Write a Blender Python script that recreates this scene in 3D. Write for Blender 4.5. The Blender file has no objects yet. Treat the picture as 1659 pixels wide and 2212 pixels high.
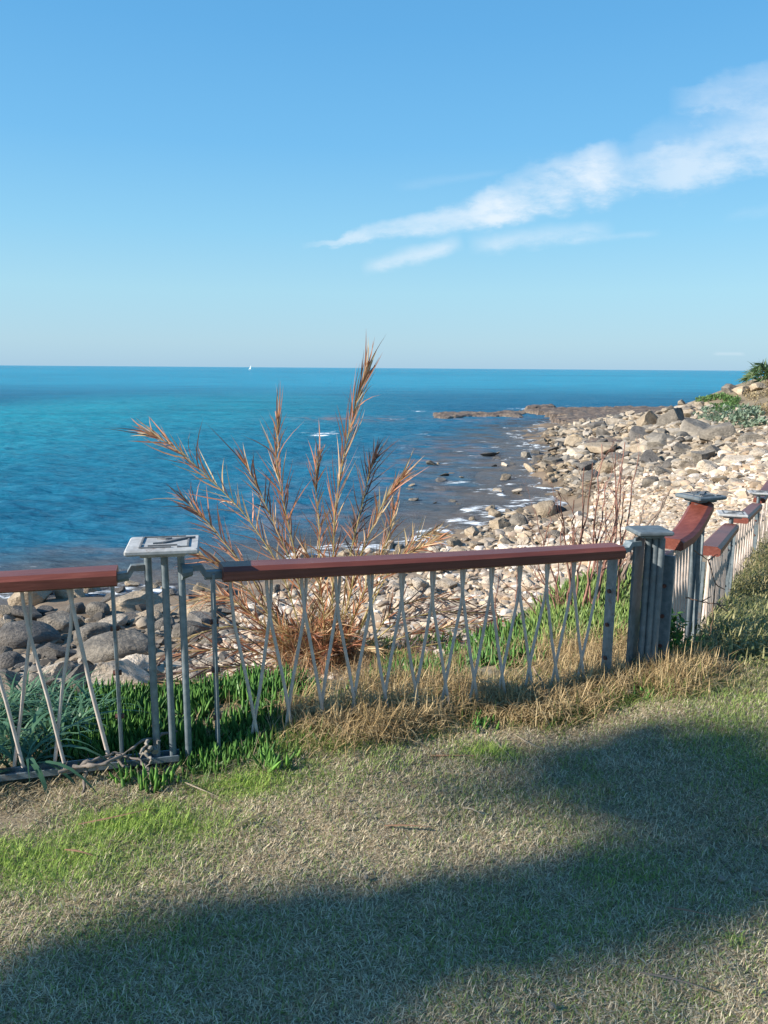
import bpy, bmesh, math, random
import numpy as np
from mathutils import Matrix, Vector
random.seed(7); RG = np.random.default_rng(11)
C = bpy.context.scene.collection
sc = bpy.context.scene
R_ = math.radians
# ------------------------------------------------------------------ camera
W, H, F = 1659.0, 2212.0, 1702.0          # the photo's working pixels and focal length in them
PITCH, ROLL, CAMZ = 10.36, 0.41, 1.6
camd = bpy.data.cameras.new('camera'); cam = bpy.data.objects.new('camera', camd); C.objects.link(cam)
camd.sensor_fit = 'VERTICAL'; camd.sensor_height = 24.0; camd.lens = F / H * 24.0
camd.clip_start = 0.05; camd.clip_end = 80000
MW = Matrix.Translation((0, 0, CAMZ)) @ Matrix.Rotation(R_(90 - PITCH), 4, 'X') @ Matrix.Rotation(R_(ROLL), 4, 'Z')
cam.matrix_world = MW; sc.camera = cam
M3 = np.array(MW.to_3x3())
CAM = np.array([0, 0, CAMZ])
# ------------------------------------------------------------------ light
SUN_EL, SUN_AZ = 28.0, 200.0               # azimuth of the sun measured from +X, counter-clockwise
S = np.array([math.cos(R_(SUN_EL)) * math.cos(R_(SUN_AZ)), math.cos(R_(SUN_EL)) * math.sin(R_(SUN_AZ)), math.sin(R_(SUN_EL))])
sd = bpy.data.lights.new('sun', 'SUN'); sd.energy = 4.6; sd.angle = R_(0.53); sd.color = (1.0, 0.93, 0.83)
so = bpy.data.objects.new('sun', sd); C.objects.link(so)
so.rotation_euler = Vector(S).to_track_quat('Z', 'Y').to_euler()
sc.view_settings.view_transform = 'Standard'; sc.view_settings.look = 'None'
sc.view_settings.exposure = 1.02; sc.view_settings.gamma = 1.0; sc.view_settings.use_curve_mapping = False
sc.cycles.max_bounces = 6; sc.cycles.transparent_max_bounces = 6
sc.cycles.use_denoising = True

def rays(X, Y):
    X = np.atleast_1d(np.asarray(X, float)); Y = np.atleast_1d(np.asarray(Y, float))
    d = np.stack([(X - W / 2) / F, -(Y - H / 2) / F, -np.ones_like(X)], -1)
    return d @ M3.T
def at_y(X, Y, y):
    r = rays(X, Y)[0]; return CAM + r * (y / r[1])
def at_z(X, Y, z):
    r = rays(X, Y)[0]; return CAM + r * ((z - CAMZ) / r[2])
def at_plane(X, Y, a, b):
    r = rays(X, Y)[0]; n = np.array([-(b[1] - a[1]), b[0] - a[0]])
    t = (n @ np.array(a[:2])) / (n @ r[:2]); return CAM + r * t

# ------------------------------------------------------------------ sky
def N(nt, typ, loc=None, **kw):
    n = nt.nodes.new(typ)
    for k, v in kw.items():
        if k == 'op': n.operation = v
        elif hasattr(n, k): setattr(n, k, v)
    return n
world = bpy.data.worlds.new('World'); sc.world = world; world.use_nodes = True
nt = world.node_tree; nt.nodes.clear()
def wm(op, a, b=None, c=None, clamp=False):
    n = nt.nodes.new('ShaderNodeMath'); n.operation = op; n.use_clamp = clamp
    for i, v in enumerate((a, b, c)):
        if v is None: continue
        if isinstance(v, (int, float)): n.inputs[i].default_value = v
        else: nt.links.new(v, n.inputs[i])
    return n.outputs[0]
sky = nt.nodes.new('ShaderNodeTexSky'); sky.sky_type = 'NISHITA'; sky.sun_disc = False
sky.sun_elevation = R_(SUN_EL); sky.sun_rotation = R_(90 - SUN_AZ)
sky.altitude = 0; sky.air_density = 1.0; sky.dust_density = 0.6; sky.ozone_density = 2.0
geo = nt.nodes.new('ShaderNodeTexCoord'); sep = nt.nodes.new('ShaderNodeSeparateXYZ')
nt.links.new(geo.outputs['Generated'], sep.inputs[0])
dx, dy, dz = sep.outputs
ysafe = wm('MAXIMUM', dy, 0.02)
su = wm('DIVIDE', dx, ysafe); sv = wm('DIVIDE', dz, ysafe)     # tangent-plane coordinates towards the sea
comb = nt.nodes.new('ShaderNodeCombineXYZ'); nt.links.new(su, comb.inputs[0]); nt.links.new(sv, comb.inputs[1])
def sky_uv(X, Y):
    r = rays(X, Y)[0]; return r[0] / r[1], r[2] / r[1]
nz = nt.nodes.new('ShaderNodeTexNoise'); nz.inputs['Scale'].default_value = 9; nz.inputs['Detail'].default_value = 8; nz.inputs['Roughness'].default_value = 0.68
mp = nt.nodes.new('ShaderNodeMapping'); mp.inputs['Rotation'].default_value = (0, 0, R_(-16)); mp.inputs['Scale'].default_value = (0.8, 2.0, 1)
nt.links.new(comb.outputs[0], mp.inputs[0]); nt.links.new(mp.outputs[0], nz.inputs['Vector'])
nz2 = nt.nodes.new('ShaderNodeTexNoise'); nz2.inputs['Scale'].default_value = 26; nz2.inputs['Detail'].default_value = 6
nt.links.new(comb.outputs[0], nz2.inputs['Vector'])
# warp
wob = wm('SUBTRACT', nz.outputs['Fac'], 0.5); wob2 = wm('SUBTRACT', nz2.outputs['Fac'], 0.5)
def streak(p0, p1, w0, w1, dens, feather=0.75, nzk=1.0):
    """soft tapered band of cloud between two sky directions"""
    (u0, v0), (u1, v1) = sky_uv(*p0), sky_uv(*p1)
    L = math.hypot(u1 - u0, v1 - v0); tx, ty = (u1 - u0) / L, (v1 - v0) / L
    s = wm('ADD', wm('MULTIPLY', wm('SUBTRACT', su, u0), tx / L), wm('MULTIPLY', wm('SUBTRACT', sv, v0), ty / L))
    n = wm('ADD', wm('MULTIPLY', wm('SUBTRACT', su, u0), -ty), wm('MULTIPLY', wm('SUBTRACT', sv, v0), tx))
    n = wm('ADD', n, wm('ADD', wm('MULTIPLY', wob, 0.10 * nzk * (w0 + w1) / W * 9), wm('MULTIPLY', wob2, 0.05 * nzk * (w0 + w1) / W * 9)))
    wid = wm('MULTIPLY_ADD', wm('MINIMUM', wm('MAXIMUM', s, 0), 1), (w1 - w0) / F, w0 / F)
    q = wm('DIVIDE', wm('ABSOLUTE', n), wid)
    prof = nt.nodes.new('ShaderNodeMapRange'); prof.interpolation_type = 'SMOOTHSTEP'
    prof.inputs['From Min'].default_value = 1.0; prof.inputs['From Max'].default_value = 1.0 - feather
    nt.links.new(q, prof.inputs['Value'])
    e = 0.12
    endf = wm('MULTIPLY', wm('MULTIPLY', wm('ADD', s, e), 1 / (2 * e), clamp=True), wm('MULTIPLY', wm('SUBTRACT', 1 + e, s), 1 / (2 * e), clamp=True), clamp=True)
    return wm('MULTIPLY', wm('MULTIPLY', prof.outputs[0], endf), dens)
parts = [
    streak((700, 524), (1130, 440), 9, 52, 0.55),
    streak((1020, 462), (1330, 370), 40, 80, 0.70),
    streak((1180, 400), (1330, 355), 42, 60, 0.62),
    streak((1330, 380), (1760, 270), 54, 78, 0.46),
    streak((1430, 370), (1800, 285), 62, 75, 0.30),
    streak((1480, 215), (1800, 190), 30, 120, 0.34),
    streak((1330, 320), (1700, 200), 26, 80, 0.12, 1.0),
    streak((800, 580), (980, 526), 22, 26, 0.55, 1.0),
    streak((1040, 525), (1300, 500), 28, 28, 0.46, 1.0),
    streak((1240, 520), (1410, 504), 10, 10, 0.16, 1.0),
    streak((1545, 763), (1605, 764), 6, 6, 0.22, 1.0),
    streak((870, 400), (1080, 372), 16, 10, 0.07, 1.0),
    streak((1580, 470), (1750, 440), 14, 26, 0.13, 1.0),
]
tot = parts[0]
for p in parts[1:]: tot = wm('ADD', tot, wm('MULTIPLY', p, wm('SUBTRACT', 1, tot)))
tex = wm('MULTIPLY_ADD', nz.outputs['Fac'], 3.0, -0.68, clamp=True)
tot = wm('MULTIPLY', tot, tex, clamp=True)
front = wm('MULTIPLY', wm('SUBTRACT', dy, 0.1), 8, clamp=True)
tot = wm('MULTIPLY', tot, front, clamp=True)
tint = nt.nodes.new('ShaderNodeMix'); tint.data_type = 'RGBA'; tint.blend_type = 'MULTIPLY'; tint.inputs[0].default_value = 1
nt.links.new(sky.outputs[0], tint.inputs[6]); tint.inputs[7].default_value = (0.74, 1.0, 1.12, 1)
rp = nt.nodes.new('ShaderNodeValToRGB'); els = rp.color_ramp.elements
SKY = [(0.0, (.33, .50, .66)), (.03, (.36, .535, .66)), (.09, (.33, .57, .70)), (.16, (.235, .52, .73)), (.25, (.15, .43, .72)), (.36, (.105, .36, .67)), (.6, (.06, .24, .52)), (1.0, (.04, .16, .40))]
while len(els) < len(SKY): els.new(.5)
for e_, (p_, c_) in zip(els, SKY): e_.position = p_; e_.color = (*[v / 1.68 for v in c_], 1)
nt.links.new(dz, rp.inputs[0])
rs = nt.nodes.new('ShaderNodeMix'); rs.data_type = 'RGBA'; rs.blend_type = 'MULTIPLY'; rs.inputs[0].default_value = 1; rs.inputs[7].default_value = (10, 10, 10, 1); nt.links.new(rp.outputs[0], rs.inputs[6])
sm = nt.nodes.new('ShaderNodeMix'); sm.data_type = 'RGBA'; sm.inputs[0].default_value = 0.88; nt.links.new(tint.outputs[2], sm.inputs[6]); nt.links.new(rs.outputs[2], sm.inputs[7])
cm = nt.nodes.new('ShaderNodeMix'); cm.data_type = 'RGBA'
nt.links.new(tot, cm.inputs[0]); nt.links.new(sm.outputs[2], cm.inputs[6])
cm.inputs[7].default_value = (4.3, 4.7, 5.1, 1)
bg = nt.nodes.new('ShaderNodeBackground'); bg.inputs[1].default_value = 0.10
nt.links.new(cm.outputs[2], bg.inputs[0])
wo = nt.nodes.new('ShaderNodeOutputWorld'); nt.links.new(bg.outputs[0], wo.inputs[0])

# ------------------------------------------------------------------ helpers
def tag(o, label=None, cat=None, group=None, kind=None):
    if label: o['label'] = label
    if cat: o['category'] = cat
    if group: o['group'] = group
    if kind: o['kind'] = kind
    return o
def empty(name, loc=(0, 0, 0), rz=0):
    o = bpy.data.objects.new(name, None); C.objects.link(o); o.location = tuple(float(v) for v in loc); o.rotation_euler = (0, 0, rz)
    o.empty_display_size = 0.1
    return o
def mesh_np(name, V, Fs, mat, col=None, smooth=False, parent=None, link=True, attrs=None):
    V = np.asarray(V, np.float32).reshape(-1, 3)
    if not isinstance(Fs, (list, tuple)): Fs = [Fs]
    me = bpy.data.meshes.new(name)
    me.vertices.add(len(V)); me.vertices.foreach_set('co', V.ravel())
    loops = np.concatenate([f.ravel() for f in Fs]).astype(np.int32)
    cnt = np.concatenate([np.full(len(f), f.shape[1]) for f in Fs]).astype(np.int32)
    start = np.concatenate([[0], np.cumsum(cnt)[:-1]]).astype(np.int32)
    me.loops.add(len(loops)); me.loops.foreach_set('vertex_index', loops)
    me.polygons.add(len(cnt)); me.polygons.foreach_set('loop_start', start)
    me.polygons.foreach_set('use_smooth', np.full(len(cnt), smooth, bool))
    if col is not None:
        a = me.color_attributes.new('Col', 'FLOAT_COLOR', 'POINT')
        c = np.ones((len(V), 4), np.float32); c[:, :3] = col
        a.data.foreach_set('color', c.ravel())
    for k, v in (attrs or {}).items():
        a = me.attributes.new(k, 'FLOAT', 'POINT'); a.data.foreach_set('value', np.asarray(v, np.float32).ravel())
    me.update(calc_edges=True)
    if mat: me.materials.append(mat)
    if not link: return me
    o = bpy.data.objects.new(name, me); C.objects.link(o)
    if parent: o.parent = parent
    return o
class MB:
    """collects shapes into one mesh"""
    def __init__(s): s.V = []; s.F = {3: [], 4: []}; s.col = []; s.n = 0
    def add(s, V, F, col=None):
        V = np.asarray(V, float).reshape(-1, 3); F = np.asarray(F)
        s.V.append(V); s.F[F.shape[1]].append(F + s.n); s.n += len(V)
        if col is not None:
            c = np.asarray(col, float); s.col.append(np.broadcast_to(c, (len(V), 3)) if c.ndim == 1 else c)
        return s
    def build(s, name, mat, parent=None, smooth=False, link=True):
        Fs = [np.concatenate(f) for f in (s.F[3], s.F[4]) if f]
        return mesh_np(name, np.concatenate(s.V), Fs, mat, np.concatenate(s.col) if s.col else None, smooth, parent, link)
def nrm(v): return v / np.maximum(np.linalg.norm(v, axis=-1, keepdims=True), 1e-9)
def ribbons(Cn, Wd, side):
    """Cn (n,k,3) centre lines, Wd (n,k) widths, side (n,3) or (n,k,3)"""
    n, k, _ = Cn.shape
    if side.ndim == 2: side = np.repeat(side[:, None], k, 1)
    A = Cn - side * Wd[..., None] / 2; B = Cn + side * Wd[..., None] / 2
    V = np.stack([A, B], 2).reshape(-1, 3)
    b = (np.arange(n) * k * 2)[:, None] + (np.arange(k - 1) * 2)[None]
    b = b.ravel(); return V, np.stack([b, b + 1, b + 3, b + 2], -1)
def tubes(Cn, Rd, seg=6):
    """Cn (n,k,3), Rd (n,k)"""
    n, k, _ = Cn.shape
    T = nrm(np.gradient(Cn, axis=1))
    main = nrm(Cn[:, -1] - Cn[:, 0])
    ref = np.where(np.abs(main[:, 2:3]) > 0.8, np.array([[1., 0, 0]]), np.array([[0, 0, 1.]]))
    A = nrm(np.cross(T, ref[:, None, :])); B = np.cross(T, A)
    th = np.arange(seg) / seg * 2 * math.pi
    V = Cn[:, :, None] + (A[:, :, None] * np.cos(th)[None, None, :, None] + B[:, :, None] * np.sin(th)[None, None, :, None]) * Rd[:, :, None, None]
    V = V.reshape(-1, 3)
    base = (np.arange(n) * k * seg)[:, None, None] + (np.arange(k - 1) * seg)[None, :, None]
    j = np.arange(seg); j2 = (j + 1) % seg
    a = (base + j).ravel(); b = (base + j2).ravel()
    return V, np.stack([a, b, b + seg, a + seg], -1)
def tube(mb, pts, r, seg=8, col=None, cap=True):
    pts = np.asarray(pts, float)[None]; k = pts.shape[1]
    r = np.full((1, k), r, float) if np.isscalar(r) else np.asarray(r, float)[None]
    V, Fq = tubes(pts, r, seg)
    mb.add(V, Fq, col)
    if cap:
        for e, idx in ((0, np.arange(seg)), (1, np.arange(seg)[::-1] + (k - 1) * seg)):
            c = pts[0, 0 if e == 0 else -1]
            VV = np.concatenate([V[idx], c[None]]); n = seg
            mb.add(VV, np.array([[i, n, (i + 1) % n] for i in range(n)]), col)
def box(mb, c, sx, sy, sz, yaw=0.0, bev=0.0, col=None, tilt=None):
    """bevelled box: chamfered on all vertical edges and the top/bottom rims"""
    b = bev; hx, hy, hz = sx / 2, sy / 2, sz / 2
    if b <= 0:
        ring = [(-hx, -hy), (hx, -hy), (hx, hy), (-hx, hy)]; layers = [(-hz, 0), (hz, 0)]
    else:
        ring = [(-hx + b, -hy), (hx - b, -hy), (hx, -hy + b), (hx, hy - b), (hx - b, hy), (-hx + b, hy), (-hx, hy - b), (-hx, -hy + b)]
        layers = [(-hz, b), (-hz + b, 0), (hz - b, 0), (hz, b)]
    V = []; n = len(ring)
    for z, ins in layers:
        for x, y in ring:
            fx = (hx - ins) / hx; fy = (hy - ins) / hy
            V.append((x * fx, y * fy, z))
    V = np.array(V)
    if tilt is not None: V = V @ np.array(tilt).T
    ca, sa = math.cos(yaw), math.sin(yaw)
    V = V @ np.array([[ca, -sa, 0], [sa, ca, 0], [0, 0, 1]]).T + np.asarray(c)
    Fq = [[l * n + i, l * n + (i + 1) % n, (l + 1) * n + (i + 1) % n, (l + 1) * n + i] for l in range(len(layers) - 1) for i in range(n)]
    mb.add(V, np.array(Fq), col)
    L = (len(layers) - 1) * n
    for off, fl in ((0, True), (L, False)):
        cc = V[off:off + n].mean(0); VV = np.concatenate([V[off:off + n], cc[None]])
        mb.add(VV, np.array([[(i + 1) % n, i, n] if fl else [i, (i + 1) % n, n] for i in range(n)]), col)
def sweep(mb, pts, prof, col=None, up=(0, 0, 1)):
    """sweep a closed profile [(side, up)] along points; ends capped"""
    pts = np.asarray(pts, float); T = nrm(np.gradient(pts, axis=0)); up = np.array(up, float)
    sd_ = nrm(np.cross(T, up)); u2 = np.cross(sd_, T); prof = np.asarray(prof, float); n = len(prof); k = len(pts)
    V = pts[:, None] + sd_[:, None] * prof[None, :, 0:1] + u2[:, None] * prof[None, :, 1:2]
    V = V.reshape(-1, 3)
    Fq = [[l * n + i, l * n + (i + 1) % n, (l + 1) * n + (i + 1) % n, (l + 1) * n + i] for l in range(k - 1) for i in range(n)]
    mb.add(V, np.array(Fq), col)
    for off, fl in ((0, True), ((k - 1) * n, False)):
        cc = V[off:off + n].mean(0); VV = np.concatenate([V[off:off + n], cc[None]])
        mb.add(VV, np.array([[(i + 1) % n, i, n] if fl else [i, (i + 1) % n, n] for i in range(n)]), col)
def vnoise(x, y, seed=0):
    xi = np.floor(x); yi = np.floor(y); fx = x - xi; fy = y - yi
    fx = fx * fx * (3 - 2 * fx); fy = fy * fy * (3 - 2 * fy)
    def h(a, b):
        v = np.sin(a * 127.1 + b * 311.7 + seed * 74.7) * 43758.5453; return v - np.floor(v)
    return (h(xi, yi) * (1 - fx) + h(xi + 1, yi) * fx) * (1 - fy) + (h(xi, yi + 1) * (1 - fx) + h(xi + 1, yi + 1) * fx) * fy
def fbm(x, y, o=4, seed=0):
    t = 0; a = 0.5
    for i in range(o): t = t + a * vnoise(x * 2 ** i, y * 2 ** i, seed + i); a *= 0.5
    return t / (1 - 0.5 ** o)
def sstep(a, b, x):
    t = np.clip((x - a) / (b - a), 0, 1); return t * t * (3 - 2 * t)
def in_poly(X, Y, poly):
    X = np.asarray(X); Y = np.asarray(Y); r = np.zeros(X.shape, bool); n = len(poly)
    for i in range(n):
        x1, y1 = poly[i]; x2, y2 = poly[(i + 1) % n]
        c = ((y1 > Y) != (y2 > Y)) & (X < (x2 - x1) * (Y - y1) / ((y2 - y1) or 1e-9) + x1); r ^= c
    return r
def poly_sd(x, y, poly):
    d = np.full(x.shape, 1e9); n = len(poly)
    for i in range(n):
        a = np.array(poly[i]); b = np.array(poly[(i + 1) % n]); e = b - a
        t = np.clip(((x - a[0]) * e[0] + (y - a[1]) * e[1]) / (e @ e), 0, 1)
        d = np.minimum(d, np.hypot(x - a[0] - t * e[0], y - a[1] - t * e[1]))
    return np.where(in_poly(x, y, poly), d, -d)
def rand_in(poly, n):
    p = np.array(poly, float); lo = p.min(0); hi = p.max(0); out = []
    while sum(len(o) for o in out) < n:
        q = RG.uniform(lo, hi, (n * 2, 2)); out.append(q[in_poly(q[:, 0], q[:, 1], poly)])
    return np.concatenate(out)[:n]

# ------------------------------------------------------------------ materials
MATS = {}
def mat_new(name):
    m = bpy.data.materials.new(name); m.use_nodes = True; t = m.node_tree; t.nodes.clear()
    o = t.nodes.new('ShaderNodeOutputMaterial'); p = t.nodes.new('ShaderNodeBsdfPrincipled'); t.links.new(p.outputs[0], o.inputs[0])
    MATS[name] = m; return m, t, p, o
def noise(t, scale, detail=4, rough=0.55, coord='Object', vec=None, sc3=None):
    n = t.nodes.new('ShaderNodeTexNoise'); n.inputs['Scale'].default_value = scale; n.inputs['Detail'].default_value = detail; n.inputs['Roughness'].default_value = rough
    if vec is None:
        tc = t.nodes.new('ShaderNodeTexCoord'); vec = tc.outputs[coord]
    if sc3:
        m = t.nodes.new('ShaderNodeMapping'); m.inputs['Scale'].default_value = sc3; t.links.new(vec, m.inputs[0]); vec = m.outputs[0]
    t.links.new(vec, n.inputs['Vector']); return n.outputs['Fac']
def ramp(t, fac, stops):
    r = t.nodes.new('ShaderNodeValToRGB'); e = r.color_ramp.elements
    while len(e) < len(stops): e.new(0.5)
    for i, (p, c) in enumerate(stops): e[i].position = p; e[i].color = (*c, 1)
    t.links.new(fac, r.inputs[0]); return r.outputs[0]
def mixc(t, fac, a, b, mode='MIX'):
    n = t.nodes.new('ShaderNodeMix'); n.data_type = 'RGBA'; n.blend_type = mode
    for i, v in ((0, fac), (6, a), (7, b)):
        if isinstance(v, (int, float)): n.inputs[i].default_value = v
        elif isinstance(v, tuple): n.inputs[i].default_value = (*v, 1)
        else: t.links.new(v, n.inputs[i])
    return n.outputs[2]
def mth(t, op, a, b=0.0, clamp=False):
    n = t.nodes.new('ShaderNodeMath'); n.operation = op; n.use_clamp = clamp
    for i, v in enumerate((a, b)):
        if isinstance(v, (int, float)): n.inputs[i].default_value = v
        else: t.links.new(v, n.inputs[i])
    return n.outputs[0]
def bump(t, p, h, strength=0.3, dist=0.02):
    b = t.nodes.new('ShaderNodeBump'); b.inputs['Strength'].default_value = strength; b.inputs['Distance'].default_value = dist
    t.links.new(h, b.inputs['Height']); t.links.new(b.outputs[0], p.inputs['Normal']); return b
def attr(t, name, out='Color'):
    a = t.nodes.new('ShaderNodeAttribute'); a.attribute_name = name; return a.outputs[out]
def simple(name, c0, c1, scale=20, rough=0.6, bs=0.2, bd=0.003, metal=0.0, sc3=None, coord='Object', spec=0.5):
    m, t, p, o = mat_new(name); f = noise(t, scale, 5, 0.6, coord, sc3=sc3)
    t.links.new(ramp(t, f, [(0.3, c0), (0.7, c1)]), p.inputs['Base Color'])
    p.inputs['Roughness'].default_value = rough; p.inputs['Metallic'].default_value = metal; p.inputs['Specular IOR Level'].default_value = spec
    if bs: bump(t, p, f, bs, bd)
    return m
def vcol(name, rough=0.6, spec=0.3, nscale=0, namt=0.25, trans=0.0, bs=0.0, bd=0.005, bscale=60):
    m, t, p, o = mat_new(name); c = attr(t, 'Col')
    if nscale:
        f = noise(t, nscale, 5, 0.65); c = mixc(t, 1.0, c, ramp(t, f, [(0.25, (1 - namt * 1.6,) * 3), (0.75, (1 + namt,) * 3)]), 'MULTIPLY')
    t.links.new(c, p.inputs['Base Color']); p.inputs['Roughness'].default_value = rough; p.inputs['Specular IOR Level'].default_value = spec
    if bs: bump(t, p, noise(t, bscale, 6, 0.7), bs, bd)
    if trans:
        tr = t.nodes.new('ShaderNodeBsdfTranslucent'); t.links.new(c, tr.inputs[0]); mx = t.nodes.new('ShaderNodeMixShader'); mx.inputs[0].default_value = trans
        t.links.new(p.outputs[0], mx.inputs[1]); t.links.new(tr.outputs[0], mx.inputs[2]); t.links.new(mx.outputs[0], o.inputs[0])
    return m
M_leaf = vcol('leaf', 0.5, 0.35, trans=0.25)
M_dry = vcol('dry_leaf', 0.6, 0.3, trans=0.2)
M_grass = vcol('grass_blade', 0.6, 0.3, trans=0.25)
M_succ = vcol('succulent', 0.5, 0.25, trans=0.12)
M_bark = vcol('bark', 0.8, 0.2, nscale=30, bs=0.4)
M_cobble = vcol('cobble', 0.85, 0.2, nscale=4, namt=0.22, bs=0.5, bd=0.03, bscale=9)
M_galv = simple('galvanised_steel', (0.13, 0.17, 0.19), (0.25, 0.29, 0.31), 35, 0.5, 0.12, 0.002, 0.35)
M_galv_dark = simple('weathered_shaded_steel', (0.10, 0.125, 0.14), (0.19, 0.22, 0.235), 25, 0.55, 0.15, 0.002, 0.3)
M_plate = simple('cast_metal', (0.34, 0.35, 0.35), (0.50, 0.50, 0.49), 40, 0.75, 0.2, 0.002, 0.05, spec=0.3)
for _m in (M_galv, M_galv_dark, M_plate):
    _t = _m.node_tree; _p = [n for n in _t.nodes if n.type == 'BSDF_PRINCIPLED'][0]; _l = _p.inputs['Base Color'].links[0].from_socket
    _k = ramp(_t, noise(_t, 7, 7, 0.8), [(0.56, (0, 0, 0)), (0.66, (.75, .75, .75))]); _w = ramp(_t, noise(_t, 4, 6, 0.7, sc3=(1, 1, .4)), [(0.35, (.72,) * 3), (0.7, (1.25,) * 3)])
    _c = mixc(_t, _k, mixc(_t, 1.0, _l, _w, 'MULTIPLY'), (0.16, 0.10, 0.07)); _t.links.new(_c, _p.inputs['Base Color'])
M_embl = simple('shadow_toned_relief', (0.085, 0.09, 0.095), (0.17, 0.175, 0.18), 40, 0.7, 0.1)  # dark colour stands in for the shadow lines of the raised emblem
M_rust = simple('rusty_bolt', (0.09, 0.03, 0.02), (0.16, 0.07, 0.05), 60, 0.8)
M_rod = simple('pale_rod', (0.42, 0.34, 0.29), (0.60, 0.51, 0.45), 24, 0.55, 0.2, 0.002)
def wood_mat():
    m, t, p, o = mat_new('red_wood'); tc = t.nodes.new('ShaderNodeTexCoord'); rt = t.nodes.new('ShaderNodeMapping'); rt.inputs['Rotation'].default_value = (0, 0, R_(-21)); t.links.new(tc.outputs['Object'], rt.inputs[0]); f = noise(t, 14, 7, 0.75, vec=rt.outputs[0], sc3=(0.14, 4, 6))
    g = noise(t, 3.0, 3)
    c = ramp(t, f, [(0.25, (0.095, 0.024, 0.016)), (0.55, (0.17, 0.048, 0.032)), (0.8, (0.27, 0.10, 0.07))])
    c = mixc(t, 1.0, c, ramp(t, g, [(0.3, (0.8,) * 3), (0.75, (1.2,) * 3)]), 'MULTIPLY')
    t.links.new(c, p.inputs['Base Color']); p.inputs['Roughness'].default_value = 0.42; p.inputs['Specular IOR Level'].default_value = 0.4
    bump(t, p, f, 0.5, 0.004); return m
M_wood = wood_mat()
def rock_mat(name, c0, c1, c2, wet=False):
    m, t, p, o = mat_new(name); f = noise(t, 1.6, 6, 0.62); g = noise(t, 9, 5, 0.7)
    oi = t.nodes.new('ShaderNodeObjectInfo')
    c = ramp(t, f, [(0.28, c0), (0.5, c1), (0.75, c2)])
    c = mixc(t, 0.55, c, ramp(t, g, [(0.3, (0.55,) * 3), (0.7, (1.35,) * 3)]), 'MULTIPLY')
    rr = t.nodes.new('ShaderNodeMapRange'); rr.inputs['To Min'].default_value = 0.72; rr.inputs['To Max'].default_value = 1.22; t.links.new(oi.outputs['Random'], rr.inputs[0])
    hs = t.nodes.new('ShaderNodeHueSaturation'); t.links.new(c, hs.inputs['Color']); t.links.new(rr.outputs[0], hs.inputs['Value'])
    t.links.new(hs.outputs[0], p.inputs['Base Color']); p.inputs['Roughness'].default_value = 0.45 if wet else 0.88
    h = mth(t, 'ADD', mth(t, 'MULTIPLY', f, 0.6), mth(t, 'MULTIPLY', g, 0.5)); v = t.nodes.new('ShaderNodeTexVoronoi'); v.inputs['Scale'].default_value = 7
    tc = t.nodes.new('ShaderNodeTexCoord'); t.links.new(tc.outputs['Object'], v.inputs['Vector'])
    bump(t, p, mth(t, 'ADD', h, mth(t, 'MULTIPLY', v.outputs['Distance'], 0.25)), 0.75, 0.12); return m
M_rock = {
    'pale': rock_mat('pale_limestone', (0.36, 0.29, 0.21), (0.50, 0.42, 0.33), (0.64, 0.56, 0.47)),
    'tan': rock_mat('tan_sandstone', (0.25, 0.19, 0.125), (0.36, 0.285, 0.20), (0.47, 0.385, 0.28)),
    'grey': rock_mat('grey_rock', (0.095, 0.083, 0.068), (0.165, 0.145, 0.12), (0.31, 0.27, 0.215)),
    'dark': rock_mat('dark_rock', (0.065, 0.06, 0.055), (0.11, 0.10, 0.09), (0.18, 0.16, 0.14)),
}
# ------------------------------------------------------------------ terrain
SEA = -3.5
ctrl = []
def cp(X, Y, z): p = at_z(X, Y, z); ctrl.append((p[0], p[1], z))
def cw(x, y, z): ctrl.append((x, y, z))
for x, y, z in [(-4, 1.5, 0), (-1, 1.5, 0), (1.2, 1.5, 0), (4, 1.5, 0), (-2.2, 2.4, 0), (-0.8, 2.6, 0), (0.5, 2.6, 0), (2, 2.6, 0), (5, 3, 0), (-0.85, 2.97, 0.0), (-1.5, 2.85, 0.0),
                (0.2, 3.35, 0.03), (1.28, 3.8, 0.06), (1.75, 4.4, 0.05), (2.4, 4.4, 0.02), (3.5, 4.5, 0), (2.93, 6.6, -0.38), (4.27, 9.0, -0.62), (4.2, 7.2, -0.36), (5.8, 9.5, -0.5), (6, 6, -0.1), (9, 9, 0), (12, 12, 0.3),
                (-4, 2.8, 0), (-1.6, 3.3, -0.02), (-1.5, 3.9, -0.12), (-2.6, 3.5, -0.05), (-0.6, 3.7, -0.03), (0.2, 4.2, -0.1), (-0.6, 4.4, -0.2), (-2, 4.1, -0.18), (-3, 4.3, -0.35), (1.2, 4.8, -0.1), (1.9, 5.6, -0.12), (1.7, 6.7, -0.22), (2.5, 7.0, -0.3),
                (0.6, 5.5, -0.55), (-0.4, 5.6, -1.05), (-2.4, 5.2, -1.0), (-3, 7, -1.9), (-1, 7, -1.75), (1, 7.5, -1.05), (2.1, 8.6, -0.85),
                (3.6, 9.4, -0.75), (5.5, 12, -0.95), (8.5, 14, -0.5), (12, 17, 0.3), (7.9, 16, -1.1),
                (-12, 8, -1.5), (-14, 3, -0.1), (-14, 14, -3.8), (-8, 11, -3.0)]: cw(x, y, z)
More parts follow.
